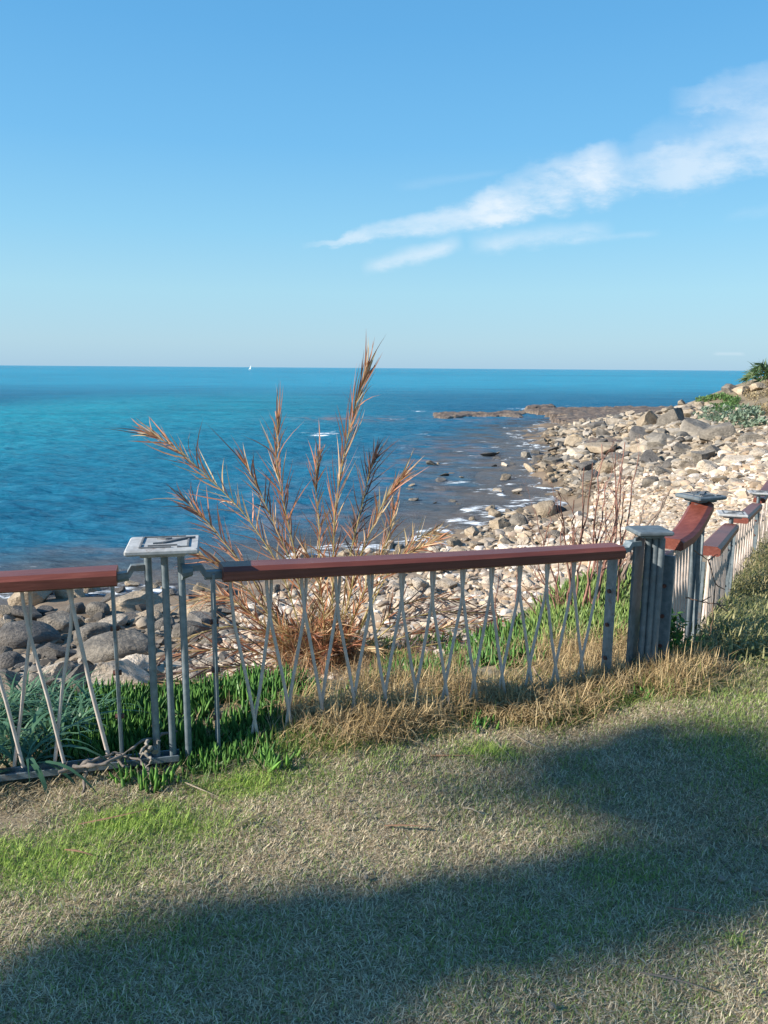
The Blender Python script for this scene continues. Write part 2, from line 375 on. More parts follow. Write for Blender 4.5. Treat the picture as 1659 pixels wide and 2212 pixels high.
for X, Y, z in [(900, 1400, -1.95), (700, 1400, -2.2), (450, 1350, -3.05), (450, 1285, -3.5), (300, 1285, -3.55), (100, 1290, -3.5), (100, 1400, -3.0), (300, 1450, -2.65), (100, 1480, -2.45), (620, 1230, -3.5),
                (1150, 1350, -1.75), (1150, 1220, -2.85), (900, 1250, -2.9), (960, 1180, -3.48), (1080, 1120, -3.5), (1230, 1090, -3.48), (1200, 1000, -3.45), (1190, 945, -3.45), (1300, 1050, -2.9), (1400, 1100, -2.1), (1400, 1000, -2.6),
                (1500, 1050, -1.75), (1350, 950, -3.0), (1450, 900, -2.7), (1550, 960, -1.8), (1659, 1000, -1.25), (1659, 940, -0.9), (1600, 900, -1.0), (1500, 885, -1.9), (1420, 893, -2.9), (1300, 905, -3.35),
                (800, 1100, -4.3), (500, 1100, -5.5), (1000, 1050, -3.9), (1100, 980, -3.8), (1000, 940, -4.2), (600, 950, -6.5), (200, 1150, -5.5)]: cp(X, Y, z)
for X, Y, yy_ in [(1570, 838, 62), (1600, 828, 62), (1640, 815, 62), (1700, 795, 62), (1500, 866, 60), (1540, 850, 60), (1620, 850, 55), (1659, 860, 50), (1560, 872, 53), (1600, 885, 47), (1540, 870, 82), (1620, 880, 88), (1720, 850, 50)]: ctrl.append(tuple(at_y(X, Y, yy_)))
for x, y, z in [(33, 88, -4), (20, 95, -5), (52, 92, -2), (60, 70, 5), (45, 45, 3.0), (26, 30, 0.8), (-30, 60, -7), (0, 120, -8), (60, 130, -7), (-60, 100, -9)]: cw(x, y, z)
ctrl = np.array(ctrl)
def uvof(x, y):
    yy = np.maximum(y, 1.2); return np.stack([x / yy * 2.2, np.log(yy) * 1.1], -1)
CU = uvof(ctrl[:, 0], ctrl[:, 1])
def tpsk(r2): return 0.5 * r2 * np.log(r2 + 1e-12)
n_ = len(ctrl)
K = tpsk(((CU[:, None] - CU[None]) ** 2).sum(-1)) + np.eye(n_) * 0.004
Pm = np.concatenate([np.ones((n_, 1)), CU], 1)
A_ = np.block([[K, Pm], [Pm.T, np.zeros((3, 3))]])
sol = np.linalg.solve(A_, np.concatenate([ctrl[:, 2], [0, 0, 0]]))
def Hs(x, y):
    x = np.asarray(x, float); y = np.asarray(y, float); sh = x.shape
    q = uvof(x.ravel(), y.ravel()); out = np.empty(len(q))
    for i in range(0, len(q), 20000):
        c = q[i:i + 20000]; out[i:i + 20000] = tpsk(((c[:, None] - CU[None]) ** 2).sum(-1)) @ sol[:n_] + sol[n_] + c @ sol[n_ + 1:]
    h = out.reshape(sh)
    w = sstep(2.3, 2.95, y + 0.0 * x); h = h * w
    w2 = 1 - sstep(3.2, 6, np.abs(x)); w2 = w2 * 0 + 1
    return h
_QU = np.linspace(-4.5, 4.5, 700); _QV = np.linspace(math.log(1.2) * 1.1, math.log(175) * 1.1, 700)
_A, _B = np.meshgrid(_QU, _QV); _YY = np.exp(_B / 1.1); _XX = _A / 2.2 * _YY; _HG = Hs(_XX, _YY); _Hslow = Hs
def Hs(x, y):
    x = np.asarray(x, float); y = np.asarray(y, float); q = uvof(x, y)
    a = np.clip((q[..., 0] - _QU[0]) / (_QU[1] - _QU[0]), 0, 698.999); b = np.clip((q[..., 1] - _QV[0]) / (_QV[1] - _QV[0]), 0, 698.999)
    i = a.astype(int); j = b.astype(int); fa = a - i; fb = b - j
    return (_HG[j, i] * (1 - fa) + _HG[j, i + 1] * fa) * (1 - fb) + (_HG[j + 1, i] * (1 - fa) + _HG[j + 1, i + 1] * fa) * fb
def Hn(x, y):
    """terrain height with its small unevenness"""
    h = Hs(x, y); beach = sstep(-0.5, -1.2, h) * sstep(5, 9, y)
    far = sstep(20, 45, y)
    h = h + beach * (fbm(x * 0.9, y * 0.9, 4, 3) - 0.5) * (0.35 + 0.7 * far)
    return h + (fbm(x * 2.2, y * 2.2, 3, 9) - 0.5) * 0.05 * (1 - beach) + (vnoise(x * 14, y * 14, 5) - 0.5) * 0.012 * (1 - sstep(5, 8, y))
TG = np.concatenate([[0.7], np.geomspace(1.2, 170, 900)])
def hit(X, Y, hfun=Hs, smax=170):
    """where the pixels' rays meet the terrain"""
    r = rays(X, Y); r = r / r[:, 1:2]; out = np.full((len(r), 3), np.nan)
    prev_t = np.full(len(r), 0.7); done = np.zeros(len(r), bool)
    for t in TG[1:]:
        p = CAM + r * t
        idx = np.where(~done)[0]
        if not len(idx): break
        h = hfun(p[idx, 0], p[idx, 1]); below = p[idx, 2] <= h
        j = idx[below]; out[j] = np.stack([p[j, 0], p[j, 1], h[below]], -1); done[j] = True
    return out
def hit1(X, Y): return hit([X], [Y])[0]

def greenness(x, y):
    g = sstep(0.50, 0.72, fbm(x * 1.3 + 7, y * 1.3, 4, 51)) * 0.28 + 0.16 * sstep(0.35, 0.7, fbm(x * 4, y * 4, 3, 52))
    for X, Y, rx, ry, a in [(60, 1850, 300, 70, 1), (260, 1790, 240, 45, 1), (540, 1715, 130, 30, 1), (700, 1640, 160, 30, .7), (1045, 1640, 80, 22, .95), (930, 1605, 60, 18, .7), (330, 1760, 120, 26, .7), (760, 1625, 40, 15, .9), (1600, 1560, 200, 40, .2),
                            (1620, 1440, 120, 60, .3), (1590, 2040, 30, 20, .9), (330, 2020, 300, 60, .35), (1050, 1730, 180, 50, .25), (1200, 2000, 500, 80, .22)]:
        p = at_z(X, Y, 0); q = at_z(X + rx, Y, 0); s_ = at_z(X, Y - ry, 0)
        g = np.maximum(g, a * np.exp(-(((x - p[0]) / np.linalg.norm(q - p)) ** 2 + ((y - p[1]) / np.linalg.norm(s_ - p)) ** 2)) * (0.65 + 0.6 * fbm(x * 5, y * 5, 3, 57)))
    for X, Y, rx, ry, a in [(20, 1770, 130, 40, 1), (1150, 1600, 140, 22, 1), (1330, 1570, 160, 20, .7), (840, 1960, 160, 22, .4)]:
        p = at_z(X, Y, 0); q = at_z(X + rx, Y, 0); s_ = at_z(X, Y - ry, 0)
        g = g * (1 - a * np.exp(-(((x - p[0]) / np.linalg.norm(q - p)) ** 2 + ((y - p[1]) / np.linalg.norm(s_ - p)) ** 2)))
    return np.clip(g, 0, 1)
def ground_mat():
    m, t, p, o = mat_new('ground'); lawn = attr(t, 'lawn', 'Fac')
    f = noise(t, 6, 6, 0.65); g = noise(t, 45, 5, 0.7); big = noise(t, 0.8, 5, 0.6)
    soil = ramp(t, f, [(0.3, (0.12, 0.09, 0.055)), (0.5, (0.22, 0.17, 0.105)), (0.72, (0.34, 0.27, 0.18))])
    soil = mixc(t, 0.6, soil, ramp(t, g, [(0.3, (0.5,) * 3), (0.7, (1.3,) * 3)]), 'MULTIPLY')
    beach = ramp(t, big, [(0.3, (0.30, 0.24, 0.17)), (0.5, (0.44, 0.36, 0.27)), (0.75, (0.55, 0.47, 0.37))])
    beach = mixc(t, 0.7, beach, ramp(t, noise(t, 5, 8, 0.75), [(0.3, (0.5,) * 3), (0.7, (1.3,) * 3)]), 'MULTIPLY')
    shelf = ramp(t, noise(t, 0.5, 6, 0.7), [(0.3, (0.10, 0.075, 0.05)), (0.55, (0.19, 0.14, 0.095)), (0.8, (0.30, 0.235, 0.16))])
    c = mixc(t, attr(t, 'wet', 'Fac'), beach, shelf)
    soil = mixc(t, mth(t, 'MULTIPLY', attr(t, 'green', 'Fac'), 0.7), soil, (0.12, 0.17, 0.05))
    t.links.new(mixc(t, lawn, c, soil), p.inputs['Base Color']); p.inputs['Roughness'].default_value = 0.9
    bump(t, p, mth(t, 'ADD', g, f), 0.5, 0.02); return m
us = np.linspace(-1.5, 1.5, 330); us = np.sign(us) * np.abs(us) ** 1.35
vs = np.concatenate([np.linspace(0.3, 1.15, 8), np.geomspace(1.2, 10, 190), np.geomspace(10.2, 170, 330)])
U, Vv = np.meshgrid(us, vs); GX = U * np.maximum(Vv, 1.2) ; GX = U * (Vv + 1.0); GY = Vv
GZ = Hn(GX, GY)
nr, ncx = GX.shape
idx = np.arange(nr * ncx).reshape(nr, ncx)
quads = np.stack([idx[:-1, :-1], idx[:-1, 1:], idx[1:, 1:], idx[1:, :-1]], -1).reshape(-1, 4)
hs_ = Hs(GX, GY)
lawnA = np.clip(1 - sstep(-0.6, -1.2, hs_) * sstep(4, 6, GY), 0, 1)
wetA = sstep(-2.5, -3.1, hs_ + (fbm(GX * 0.4, GY * 0.4, 3, 21) - 0.5) * 0.8)
g_ = mesh_np('ground', np.stack([GX, GY, GZ], -1), quads, ground_mat(), smooth=True, attrs={'lawn': lawnA, 'wet': wetA, 'green': greenness(GX, GY) * (GY < 6)})
tag(g_, kind='structure')
bk = MB(); xs = np.linspace(-60, 60, 25); ys = np.linspace(-60, 1.6, 14); XX, YY = np.meshgrid(xs, ys)
ii = np.arange(XX.size).reshape(XX.shape)
o = mesh_np('lawn', np.stack([XX, YY, XX * 0 - 0.035], -1), np.stack([ii[:-1, :-1], ii[:-1, 1:], ii[1:, 1:], ii[1:, :-1]], -1).reshape(-1, 4), simple('lawn_far', (0.10, 0.10, 0.045), (0.2, 0.17, 0.09), 4, 0.9))
tag(o, kind='structure')

# ------------------------------------------------------------------ sea
def sea_mat():
    m, t, p, o = mat_new('sea_water'); nodes = t.nodes; nodes.remove(p)
    tc = nodes.new('ShaderNodeTexCoord'); P = tc.outputs['Object']
    big = noise(t, 0.012, 3, 0.5, vec=P, sc3=(0.6, 1.6, 1)); mid = noise(t, 0.10, 4, 0.6, vec=P, sc3=(0.5, 1.4, 1)); fine = noise(t, 1.0, 5, 0.6, vec=P, sc3=(0.6, 1.5, 1))
    deep = attr(t, 'deep', 'Fac'); turq = attr(t, 'turq', 'Fac'); reef = attr(t, 'reef', 'Fac'); foam = attr(t, 'foam', 'Fac')
    c = mixc(t, turq, (0.014, 0.108, 0.195), (0.022, 0.25, 0.32))
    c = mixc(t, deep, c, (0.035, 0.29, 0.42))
    c = mixc(t, mth(t, 'MULTIPLY', mth(t, 'SUBTRACT', mid, 0.45), 2.5, True), c, mixc(t, 0.45, c, (0.004, 0.03, 0.085)))
    rf = mth(t, 'MULTIPLY', reef, ramp(t, noise(t, 0.9, 5, 0.65, vec=P, sc3=(0.7, 1.1, 1)), [(0.42, (0, 0, 0)), (0.6, (1, 1, 1))]), True)
    c = mixc(t, mth(t, 'MULTIPLY', rf, 0.8), c, (0.19, 0.135, 0.135))
    sh = attr(t, 'shallow', 'Fac'); c = mixc(t, mth(t, 'MULTIPLY', sh, 0.8), c, (0.15, 0.15, 0.155))
    dif = nodes.new('ShaderNodeBsdfDiffuse'); t.links.new(c, dif.inputs[0])
    gl = nodes.new('ShaderNodeBsdfGlossy'); gl.inputs['Roughness'].default_value = 0.07; gl.inputs[0].default_value = (0.85, 0.9, 0.95, 1)
    w1 = nodes.new('ShaderNodeTexNoise'); 
    n1 = noise(t, 2.2, 6, 0.66, vec=P, sc3=(0.5, 1.2, 1)); n2 = noise(t, 0.5, 5, 0.6, vec=P, sc3=(0.5, 1.2, 1)); n3 = noise(t, 0.05, 4, 0.6, vec=P, sc3=(0.4, 1.3, 1))
    h = mth(t, 'ADD', mth(t, 'MULTIPLY', n1, 0.22), mth(t, 'ADD', mth(t, 'MULTIPLY', n2, 0.55), mth(t, 'MULTIPLY', n3, 1.6)))
    b = nodes.new('ShaderNodeBump'); b.inputs['Strength'].default_value = 1.0; b.inputs['Distance'].default_value = 4.2; t.links.new(h, b.inputs['Height'])
    t.links.new(b.outputs[0], gl.inputs['Normal'])
    b2 = nodes.new('ShaderNodeBump'); b2.inputs['Strength'].default_value = 0.8; b2.inputs['Distance'].default_value = 0.8; t.links.new(h, b2.inputs['Height']); t.links.new(b2.outputs[0], dif.inputs['Normal'])
    fr = nodes.new('ShaderNodeFresnel'); fr.inputs[0].default_value = 1.33; t.links.new(b.outputs[0], fr.inputs['Normal'])
    fac = mth(t, 'MINIMUM', mth(t, 'SUBTRACT', mth(t, 'MULTIPLY', fr.outputs[0], 1.15), 0.04, True), 0.66)
    mx = nodes.new('ShaderNodeMixShader'); t.links.new(fac, mx.inputs[0]); t.links.new(dif.outputs[0], mx.inputs[1]); t.links.new(gl.outputs[0], mx.inputs[2])
    fo = nodes.new('ShaderNodeBsdfDiffuse'); fo.inputs[0].default_value = (0.78, 0.82, 0.85, 1)
    fn = noise(t, 2.2, 7, 0.7, vec=P, sc3=(0.5, 1.3, 1))
    ff = mth(t, 'MULTIPLY', mth(t, 'SUBTRACT', mth(t, 'ADD', mth(t, 'MULTIPLY', fn, 2.4), foam), 1.72), 3.2, True)
    m2 = nodes.new('ShaderNodeMixShader'); t.links.new(ff, m2.inputs[0]); t.links.new(mx.outputs[0], m2.inputs[1]); t.links.new(fo.outputs[0], m2.inputs[2])
    # clear, see-through water only where it is very shallow
    tr = nodes.new('ShaderNodeBsdfTransparent'); m3 = nodes.new('ShaderNodeMixShader')
    t.links.new(mth(t, 'MULTIPLY', mth(t, 'MULTIPLY', sh, mth(t, 'SUBTRACT', 1, ff)), 0.5, True), m3.inputs[0]); t.links.new(m2.outputs[0], m3.inputs[1]); t.links.new(tr.outputs[0], m3.inputs[2])
    t.links.new(m3.outputs[0], o.inputs[0]); return m
su_ = np.concatenate([np.linspace(-6, -0.75, 30)[:-1], np.linspace(-0.75, 0.75, 420), np.linspace(0.75, 3, 14)[1:]])
sv_ = np.concatenate([np.linspace(-60, 5, 6), np.geomspace(6, 9, 10)[:-1], np.geomspace(9, 140, 560), np.geomspace(145, 60000, 70)])
SU, SV = np.meshgrid(su_, sv_); SX = SU * np.maximum(SV, 6) ; SY = SV
ok = SY < 145
ht = np.full(SX.shape, -9.0); near = (SY > 5) & (SY < 165); ht[near] = Hn(SX[near], SY[near])
depth = SEA - ht
foamA = np.zeros(SX.shape); reefA = np.zeros(SX.shape)
def blob(X, Y, rx, ry, amp, arr, rot=0.0):
    """an elliptical patch on the water given by where it lies and its pixel half sizes at that distance"""
    p = at_z(X, Y, SEA); q = at_z(X + rx, Y, SEA); s_ = at_z(X, Y - ry, SEA); a = np.linalg.norm(q - p); b = np.linalg.norm(s_ - p)
    dx_ = SX - p[0]; dy_ = SY - p[1]; ca, sa = math.cos(rot), math.sin(rot)
    k = np.exp(-(((dx_ * ca + dy_ * sa) / a) ** 2 + ((-dx_ * sa + dy_ * ca) / b) ** 2))
    np.maximum(arr, amp * k, out=arr)
for a in [(705, 938, 40, 5, .62), (880, 971, 30, 4, .58), (650, 935, 20, 3, .5), (1000, 1045, 60, 5, .7), (700, 908, 40, 3, .48), (850, 905, 60, 3, .42), (915, 889, 40, 3, .5), (1000, 1040, 45, 7, .5), (960, 1054, 60, 5, .42), (925, 939, 30, 3, .45), (1090, 958, 34, 4, .5), (1010, 1010, 50, 3, .55), (1060, 965, 70, 4, .5), (1130, 1015, 40, 4, .5), (960, 1000, 50, 3, .5), (880, 1040, 50, 3, .45), (1150, 955, 50, 4, .5), (1040, 985, 60, 3, .5), (620, 1250, 80, 8, .4), (80, 1275, 120, 8, .5),
          (250, 1268, 110, 22, .42), (60, 1228, 90, 8, .40), (330, 1225, 70, 8, .32), (1140, 883, 60, 3, .55), (1240, 878, 40, 2.5, .45), (1070, 900, 90, 2.5, .36), (780, 990, 30, 3, .3), (1130, 975, 26, 3, .45), (300, 1310, 90, 12, .38),
          (840, 960, 20, 2, .3), (960, 965, 40, 2.5, .36), (1060, 930, 40, 2.5, .33), (990, 975, 60, 2.5, .36), (900, 1085, 60, 4, .34)]: blob(*a, foamA)
for a in [(760, 905, 130, 6, 1), (1000, 980, 160, 34, .9), (920, 1000, 90, 18, 1), (980, 1060, 130, 26, .9), (860, 1040, 80, 30, .8), (700, 1130, 260, 50, .7), (960, 1130, 180, 40, .9), (300, 1235, 330, 34, .75), (1100, 1040, 110, 40, .7),
          (1050, 905, 140, 8, .8), (900, 970, 70, 8, .7), (560, 1060, 130, 22, .35), (700, 1000, 80, 10, .4), (180, 1190, 200, 16, .5)]: blob(*a, reefA)
shallowA = sstep(0.95, 0.0, depth) * near
shoreband = np.exp(-((depth - 0.07) / 0.12) ** 2) * near * (vnoise(SX * 0.5, SY * 0.5, 31) > 0.35)
foamA = np.maximum(foamA, shoreband * 0.63 * sstep(12, 18, SY))
foamA = np.where(near, foamA, 0)
turqA = np.zeros(SX.shape)
for a in [(60, 900, 460, 50, .9), (450, 880, 360, 34, .7), (650, 870, 200, 18, .35), (0, 950, 260, 35, .45)]: blob(*a, turqA)
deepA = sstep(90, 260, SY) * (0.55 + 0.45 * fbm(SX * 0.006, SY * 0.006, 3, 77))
SZ = SEA + near * sstep(0.1, 1.2, depth) * ((fbm(SX * 0.35, SY * 0.8, 3, 41) - 0.5) * 0.16 + (fbm(SX * 0.8 + 3, SY * 1.7, 4, 43) - 0.5) * 0.34 * sstep(150, 60, SY) + 0.03 * np.sin(SY * 1.1 + SX * 0.25 + 3 * vnoise(SX * 0.1, SY * 0.1, 2)))
SZ = SZ + np.where(near, np.clip(foamA - 0.45, 0, 1) * 0.35, 0)
nr, ncx = SX.shape; idx = np.arange(nr * ncx).reshape(nr, ncx)
quads = np.stack([idx[:-1, :-1], idx[:-1, 1:], idx[1:, 1:], idx[1:, :-1]], -1).reshape(-1, 4)
o = mesh_np('sea', np.stack([SX, SY, SZ], -1), quads, sea_mat(), smooth=True, attrs={'foam': foamA, 'reef': np.clip(reefA, 0, 1), 'shallow': shallowA, 'turq': np.clip(turqA, 0, 1), 'deep': np.clip(deepA, 0, 1)})
tag(o, kind='structure')

# ------------------------------------------------------------------ rock shelves
def shelf(name, pix, ztop, edge, seed, step=0.25, amp=0.22):
    poly = [tuple(at_z(X, Y, ztop)[:2]) for X, Y in pix]
    P_ = np.array(poly); lo = P_.min(0) - 2; hi = P_.max(0) + 2
    nx = int(min(420, (hi[0] - lo[0]) / step)) + 2; ny = int(min(420, (hi[1] - lo[1]) / step)) + 2
    X_, Y_ = np.meshgrid(np.linspace(lo[0], hi[0], nx), np.linspace(lo[1], hi[1], ny))
    sdv = poly_sd(X_, Y_, poly) + (fbm(X_ * 0.7, Y_ * 0.7, 5, seed) - 0.5) * edge * 4
    n1 = fbm(X_ * 0.5, Y_ * 1.0, 5, seed + 3)
    led = np.floor(n1 * 6) / 6 * 0.6 + n1 * 0.4
    Z_ = ztop - 1.2 + sstep(-0.35, 0.25, sdv) * 1.1 + led * amp * 1.6 * sstep(-0.3, 1.0, sdv) + (fbm(X_ * 1.6, Y_ * 1.6, 4, seed + 8) - 0.5) * amp * 1.6
    keep = sdv > -0.8
    ii = np.arange(X_.size).reshape(X_.shape)
    q = np.stack([ii[:-1, :-1], ii[:-1, 1:], ii[1:, 1:], ii[1:, :-1]], -1).reshape(-1, 4)
    k = keep.ravel()[q].any(1); q = q[k]; used = np.unique(q); mp_ = np.full(X_.size, -1); mp_[used] = np.arange(len(used))
    V = np.stack([X_, Y_, Z_], -1).reshape(-1, 3)[used]
    o = mesh_np(name, V, mp_[q], shelf_m, smooth=False); tag(o, kind='structure'); return o
shelf_m, t, p, o_ = mat_new('shelf_rock')
f = noise(t, 0.35, 6, 0.7); g = noise(t, 2.5, 6, 0.75)
c = ramp(t, f, [(0.3, (0.075, 0.055, 0.045)), (0.5, (0.135, 0.10, 0.075)), (0.75, (0.24, 0.185, 0.125))])
c = mixc(t, 0.7, c, ramp(t, g, [(0.3, (0.5,) * 3), (0.7, (1.5,) * 3)]), 'MULTIPLY'); t.links.new(c, p.inputs['Base Color']); p.inputs['Roughness'].default_value = 0.7
bump(t, p, g, 0.7, 0.15)
shelf('rock_shelf', [(1135, 886), (1195, 893), (1215, 915), (1270, 925), (1350, 912), (1470, 892), (1470, 879), (1350, 878), (1200, 881)], -3.15, 0.9, 5)
shelf('rock_shelf', [(930, 899), (965, 901), (1010, 897), (1080, 897), (1125, 900), (1135, 890), (1100, 886), (1060, 890), (1000, 890), (945, 890)], -3.32, 0.5, 15)
shelf('rock_shelf', [(1140, 878), (1200, 879), (1195, 873), (1150, 874)], -2.95, 0.5, 25)
shelf('rock_shelf', [(1230, 955), (1330, 975), (1440, 965), (1400, 950), (1300, 945)], -3.0, 0.3, 35)
shelf('rock_shelf', [(1150, 1000), (1250, 1010), (1350, 1005), (1330, 992), (1200, 990)], -3.3, 0.3, 45)
for k, pix in enumerate([[(860, 1056), (900, 1060), (925, 1052), (880, 1050)], [(920, 1048), (960, 1056), (990, 1050), (950, 1044)], [(955, 1020), (1010, 1022), (1040, 1013), (990, 1012)], [(870, 1094), (905, 1100), (925, 1094), (895, 1090)], [(1130, 1050), (1230, 1052), (1180, 1042)]]):
    shelf('reef_ledge', pix, -3.46, 0.22, 60 + k * 7, 0.08, 0.07)

# ------------------------------------------------------------------ rocks
def ico(sub):
    bm = bmesh.new(); bmesh.ops.create_icosphere(bm, subdivisions=sub, radius=1.0)
    V = np.array([v.co[:] for v in bm.verts]); Fc = np.array([[v.index for v in f.verts] for f in bm.faces]); bm.free(); return V, Fc
ICO = {1: ico(1), 2: ico(2), 3: ico(3), 4: ico(4)}
def rock_shape(rng, sub, cuts=9, rough=0.05, hmin=0.42, hmax=0.8, flat=1.0):
    V, Fc = ICO[sub]; V = V.copy()
    for i in range(cuts):
        n = rng.normal(size=3); n /= np.linalg.norm(n); h = rng.uniform(hmin, hmax)
        d = V @ n - h; V -= np.where(d > 0, d, 0)[:, None] * n[None]
    d0 = nrm(V)
    disp = np.zeros(len(V))
    for i in range(14):
        k = rng.normal(size=3) * rng.uniform(2, 9); disp += np.sin(d0 @ k + rng.uniform(0, 6)) / (np.linalg.norm(k))
    V = V * (1 + rough * disp)[:, None]; V[:, 2] *= flat
    return V / np.abs(V).max(0), Fc
rng = np.random.default_rng(5)
PROTO = {}
shapes = [('block', rock_shape(rng, 4, 9, 0.10, 0.35, 0.62)) for _ in range(4)] + [('round', rock_shape(rng, 3, 12, 0.12, 0.68, 0.92)) for _ in range(3)] + \
         [('slab', rock_shape(rng, 4, 10, 0.09, 0.42, 0.72)) for _ in range(3)] + [('angular', rock_shape(rng, 4, 7, 0.12, 0.35, 0.6)) for _ in range(3)]
for i, (kd, (V, Fc)) in enumerate(shapes):
    for mk, mm in M_rock.items():
        PROTO[(i, mk)] = mesh_np('rock', V, Fc, mm, smooth=(kd == 'round'), link=False)
        if kd != 'round': PROTO[(i, mk)].polygons.foreach_set('use_smooth', np.ones(len(Fc), bool)); PROTO[(i, mk)].set_sharp_from_angle(angle=R_(38)) if hasattr(PROTO[(i, mk)], 'set_sharp_from_angle') else None
BYKIND = {k: [i for i, (kd, _) in enumerate(shapes) if kd == k] for k in ('block', 'round', 'slab', 'angular')}
ROCKS = []
def put_rock(X, Y, wpx, asp=(1, 0.8, 0.6), kind='block', tone='grey', zoff=None, rz=None, base=None, tilt=0.25, water=False, label=None):
    """a rock whose middle is seen at X, Y and that is about wpx photo-units wide"""
    if base is None:
        b = hit1(X, Y)
        if not np.isfinite(b[0]) or (water and b[2] < SEA): b = at_z(X, Y, SEA)
    else: b = np.array(base, float)
    if b[2] < SEA - 0.05: b = at_z(X, Y, SEA)
    s_ = wpx / F * b[1] / 2
    o = bpy.data.objects.new('rock' if wpx * b[1] / F < 0.5 else 'boulder', PROTO[(random.choice(BYKIND[kind]), tone)]); C.objects.link(o)
    o.scale = (s_ * asp[0], s_ * asp[1], s_ * asp[2])
    o.rotation_euler = (random.uniform(-tilt, tilt), random.uniform(-tilt, tilt), random.uniform(0, 6.28) if rz is None else rz)
    z = b[2] + s_ * asp[2] * (0.35 if zoff is None else zoff)
    o.location = (b[0], b[1], z)
    ROCKS.append(dict(o=o, X=X, Y=Y, w=wpx, kind=kind, tone=tone, label=label, water=water, asp=asp))
    return o
# boulders behind the left-hand railing, read off the photograph
L = 'label'
for a in [
    (75, 1290, 110, (1, .8, .85), 'block', 'tan', 'big square tan boulder with a dark shaded side, at the water under the rail'),
    (60, 1325, 105, (1, .8, .5), 'angular', 'dark', 'craggy dark boulder below the big square one at the water'),
    (130, 1352, 125, (1, .8, .6), 'block', 'grey', 'wide grey-brown boulder seen between the first two crossing rods'),
    (60, 1385, 150, (1, .7, .55), 'round', 'dark', 'long rounded dark boulder under the craggy one'),
    (210, 1380, 100, (1, .8, .75), 'round', 'grey', 'rounded grey boulder directly behind the second rod pair'),
    (120, 1408, 110, (1, .7, .5), 'angular', 'dark', 'low dark boulder wedged between two rounded grey ones'),
    (235, 1352, 90, (1, .7, .45), 'slab', 'pale', 'flat pale slab at the water behind the second rod pair'),
    (270, 1340, 80, (1, .8, .5), 'angular', 'dark', 'jagged dark rock beside the flat pale slab'),
    (315, 1335, 80, (1, .8, .55), 'round', 'tan', 'smooth tan boulder in the tide pool just before the tube post'),
    (250, 1420, 190, (1, .7, .55), 'round', 'grey', 'largest rounded grey boulder, filling the gap left of the bar'),
    (280, 1300, 160, (1, .6, .25), 'slab', 'tan', 'flat tan ledge awash at the waterline left of the tube post'),
    (110, 1462, 120, (1, .8, .6), 'block', 'pale', 'pale buff boulder low between the crossing rods'),
    (80, 1490, 120, (1, .8, .7), 'block', 'grey', 'grey block just above the strappy leaves'),
    (180, 1480, 120, (1, .8, .8), 'block', 'grey', 'blocky grey boulder with a flat shaded face above the green leaves'),
    (285, 1450, 150, (1, .75, .6), 'angular', 'pale', 'cracked pale grey boulder behind the flat end bar'),
    (315, 1410, 110, (1, .7, .4), 'slab', 'tan', 'brown knobbly slab at the edge of the tide pool'),
    (360, 1425, 100, (1, .8, .5), 'angular', 'dark', 'blue-grey rock behind the first tube of the post'),
    (250, 1500, 190, (1, .7, .7), 'block', 'pale', 'broad pale boulder rising behind the ice plant, left of the post'),
    (300, 1490, 120, (1, .8, .9), 'angular', 'tan', 'steep brown boulder beside the left tube of the post'),
    (410, 1370, 90, (1, .8, .7), 'round', 'grey', 'round grey boulder between the right tube and the end bar'),
    (440, 1350, 120, (1, .7, .6), 'angular', 'dark', 'dark brown boulder behind the right tube of the post'),
    (425, 1320, 110, (1, .7, .4), 'slab', 'tan', 'low tan rock at the water behind the post'),
    (460, 1385, 60, (1, .9, .8), 'round', 'grey', 'small round grey stone tucked by the end bar near the fronds'),
    (395, 1465, 90, (1, .8, .5), 'round', 'pale', 'pale stone behind the dark hanging frond'),
    (20, 1430, 80, (1, .8, .6), 'round', 'dark', 'dark boulder at the edge of the view under the left rail'),
    (10, 1350, 70, (1, .8, .5), 'round', 'tan', 'yellowish wet ledge stone at the water by the picture edge'),
    (20, 1480, 110, (1, .8, .6), 'angular', 'grey', 'angular grey stone above the bluish leaves'),
]:
    put_rock(a[0], a[1] + 10, a[2], a[3], a[4], a[5], label=a[6], water=a[1] < 1360)
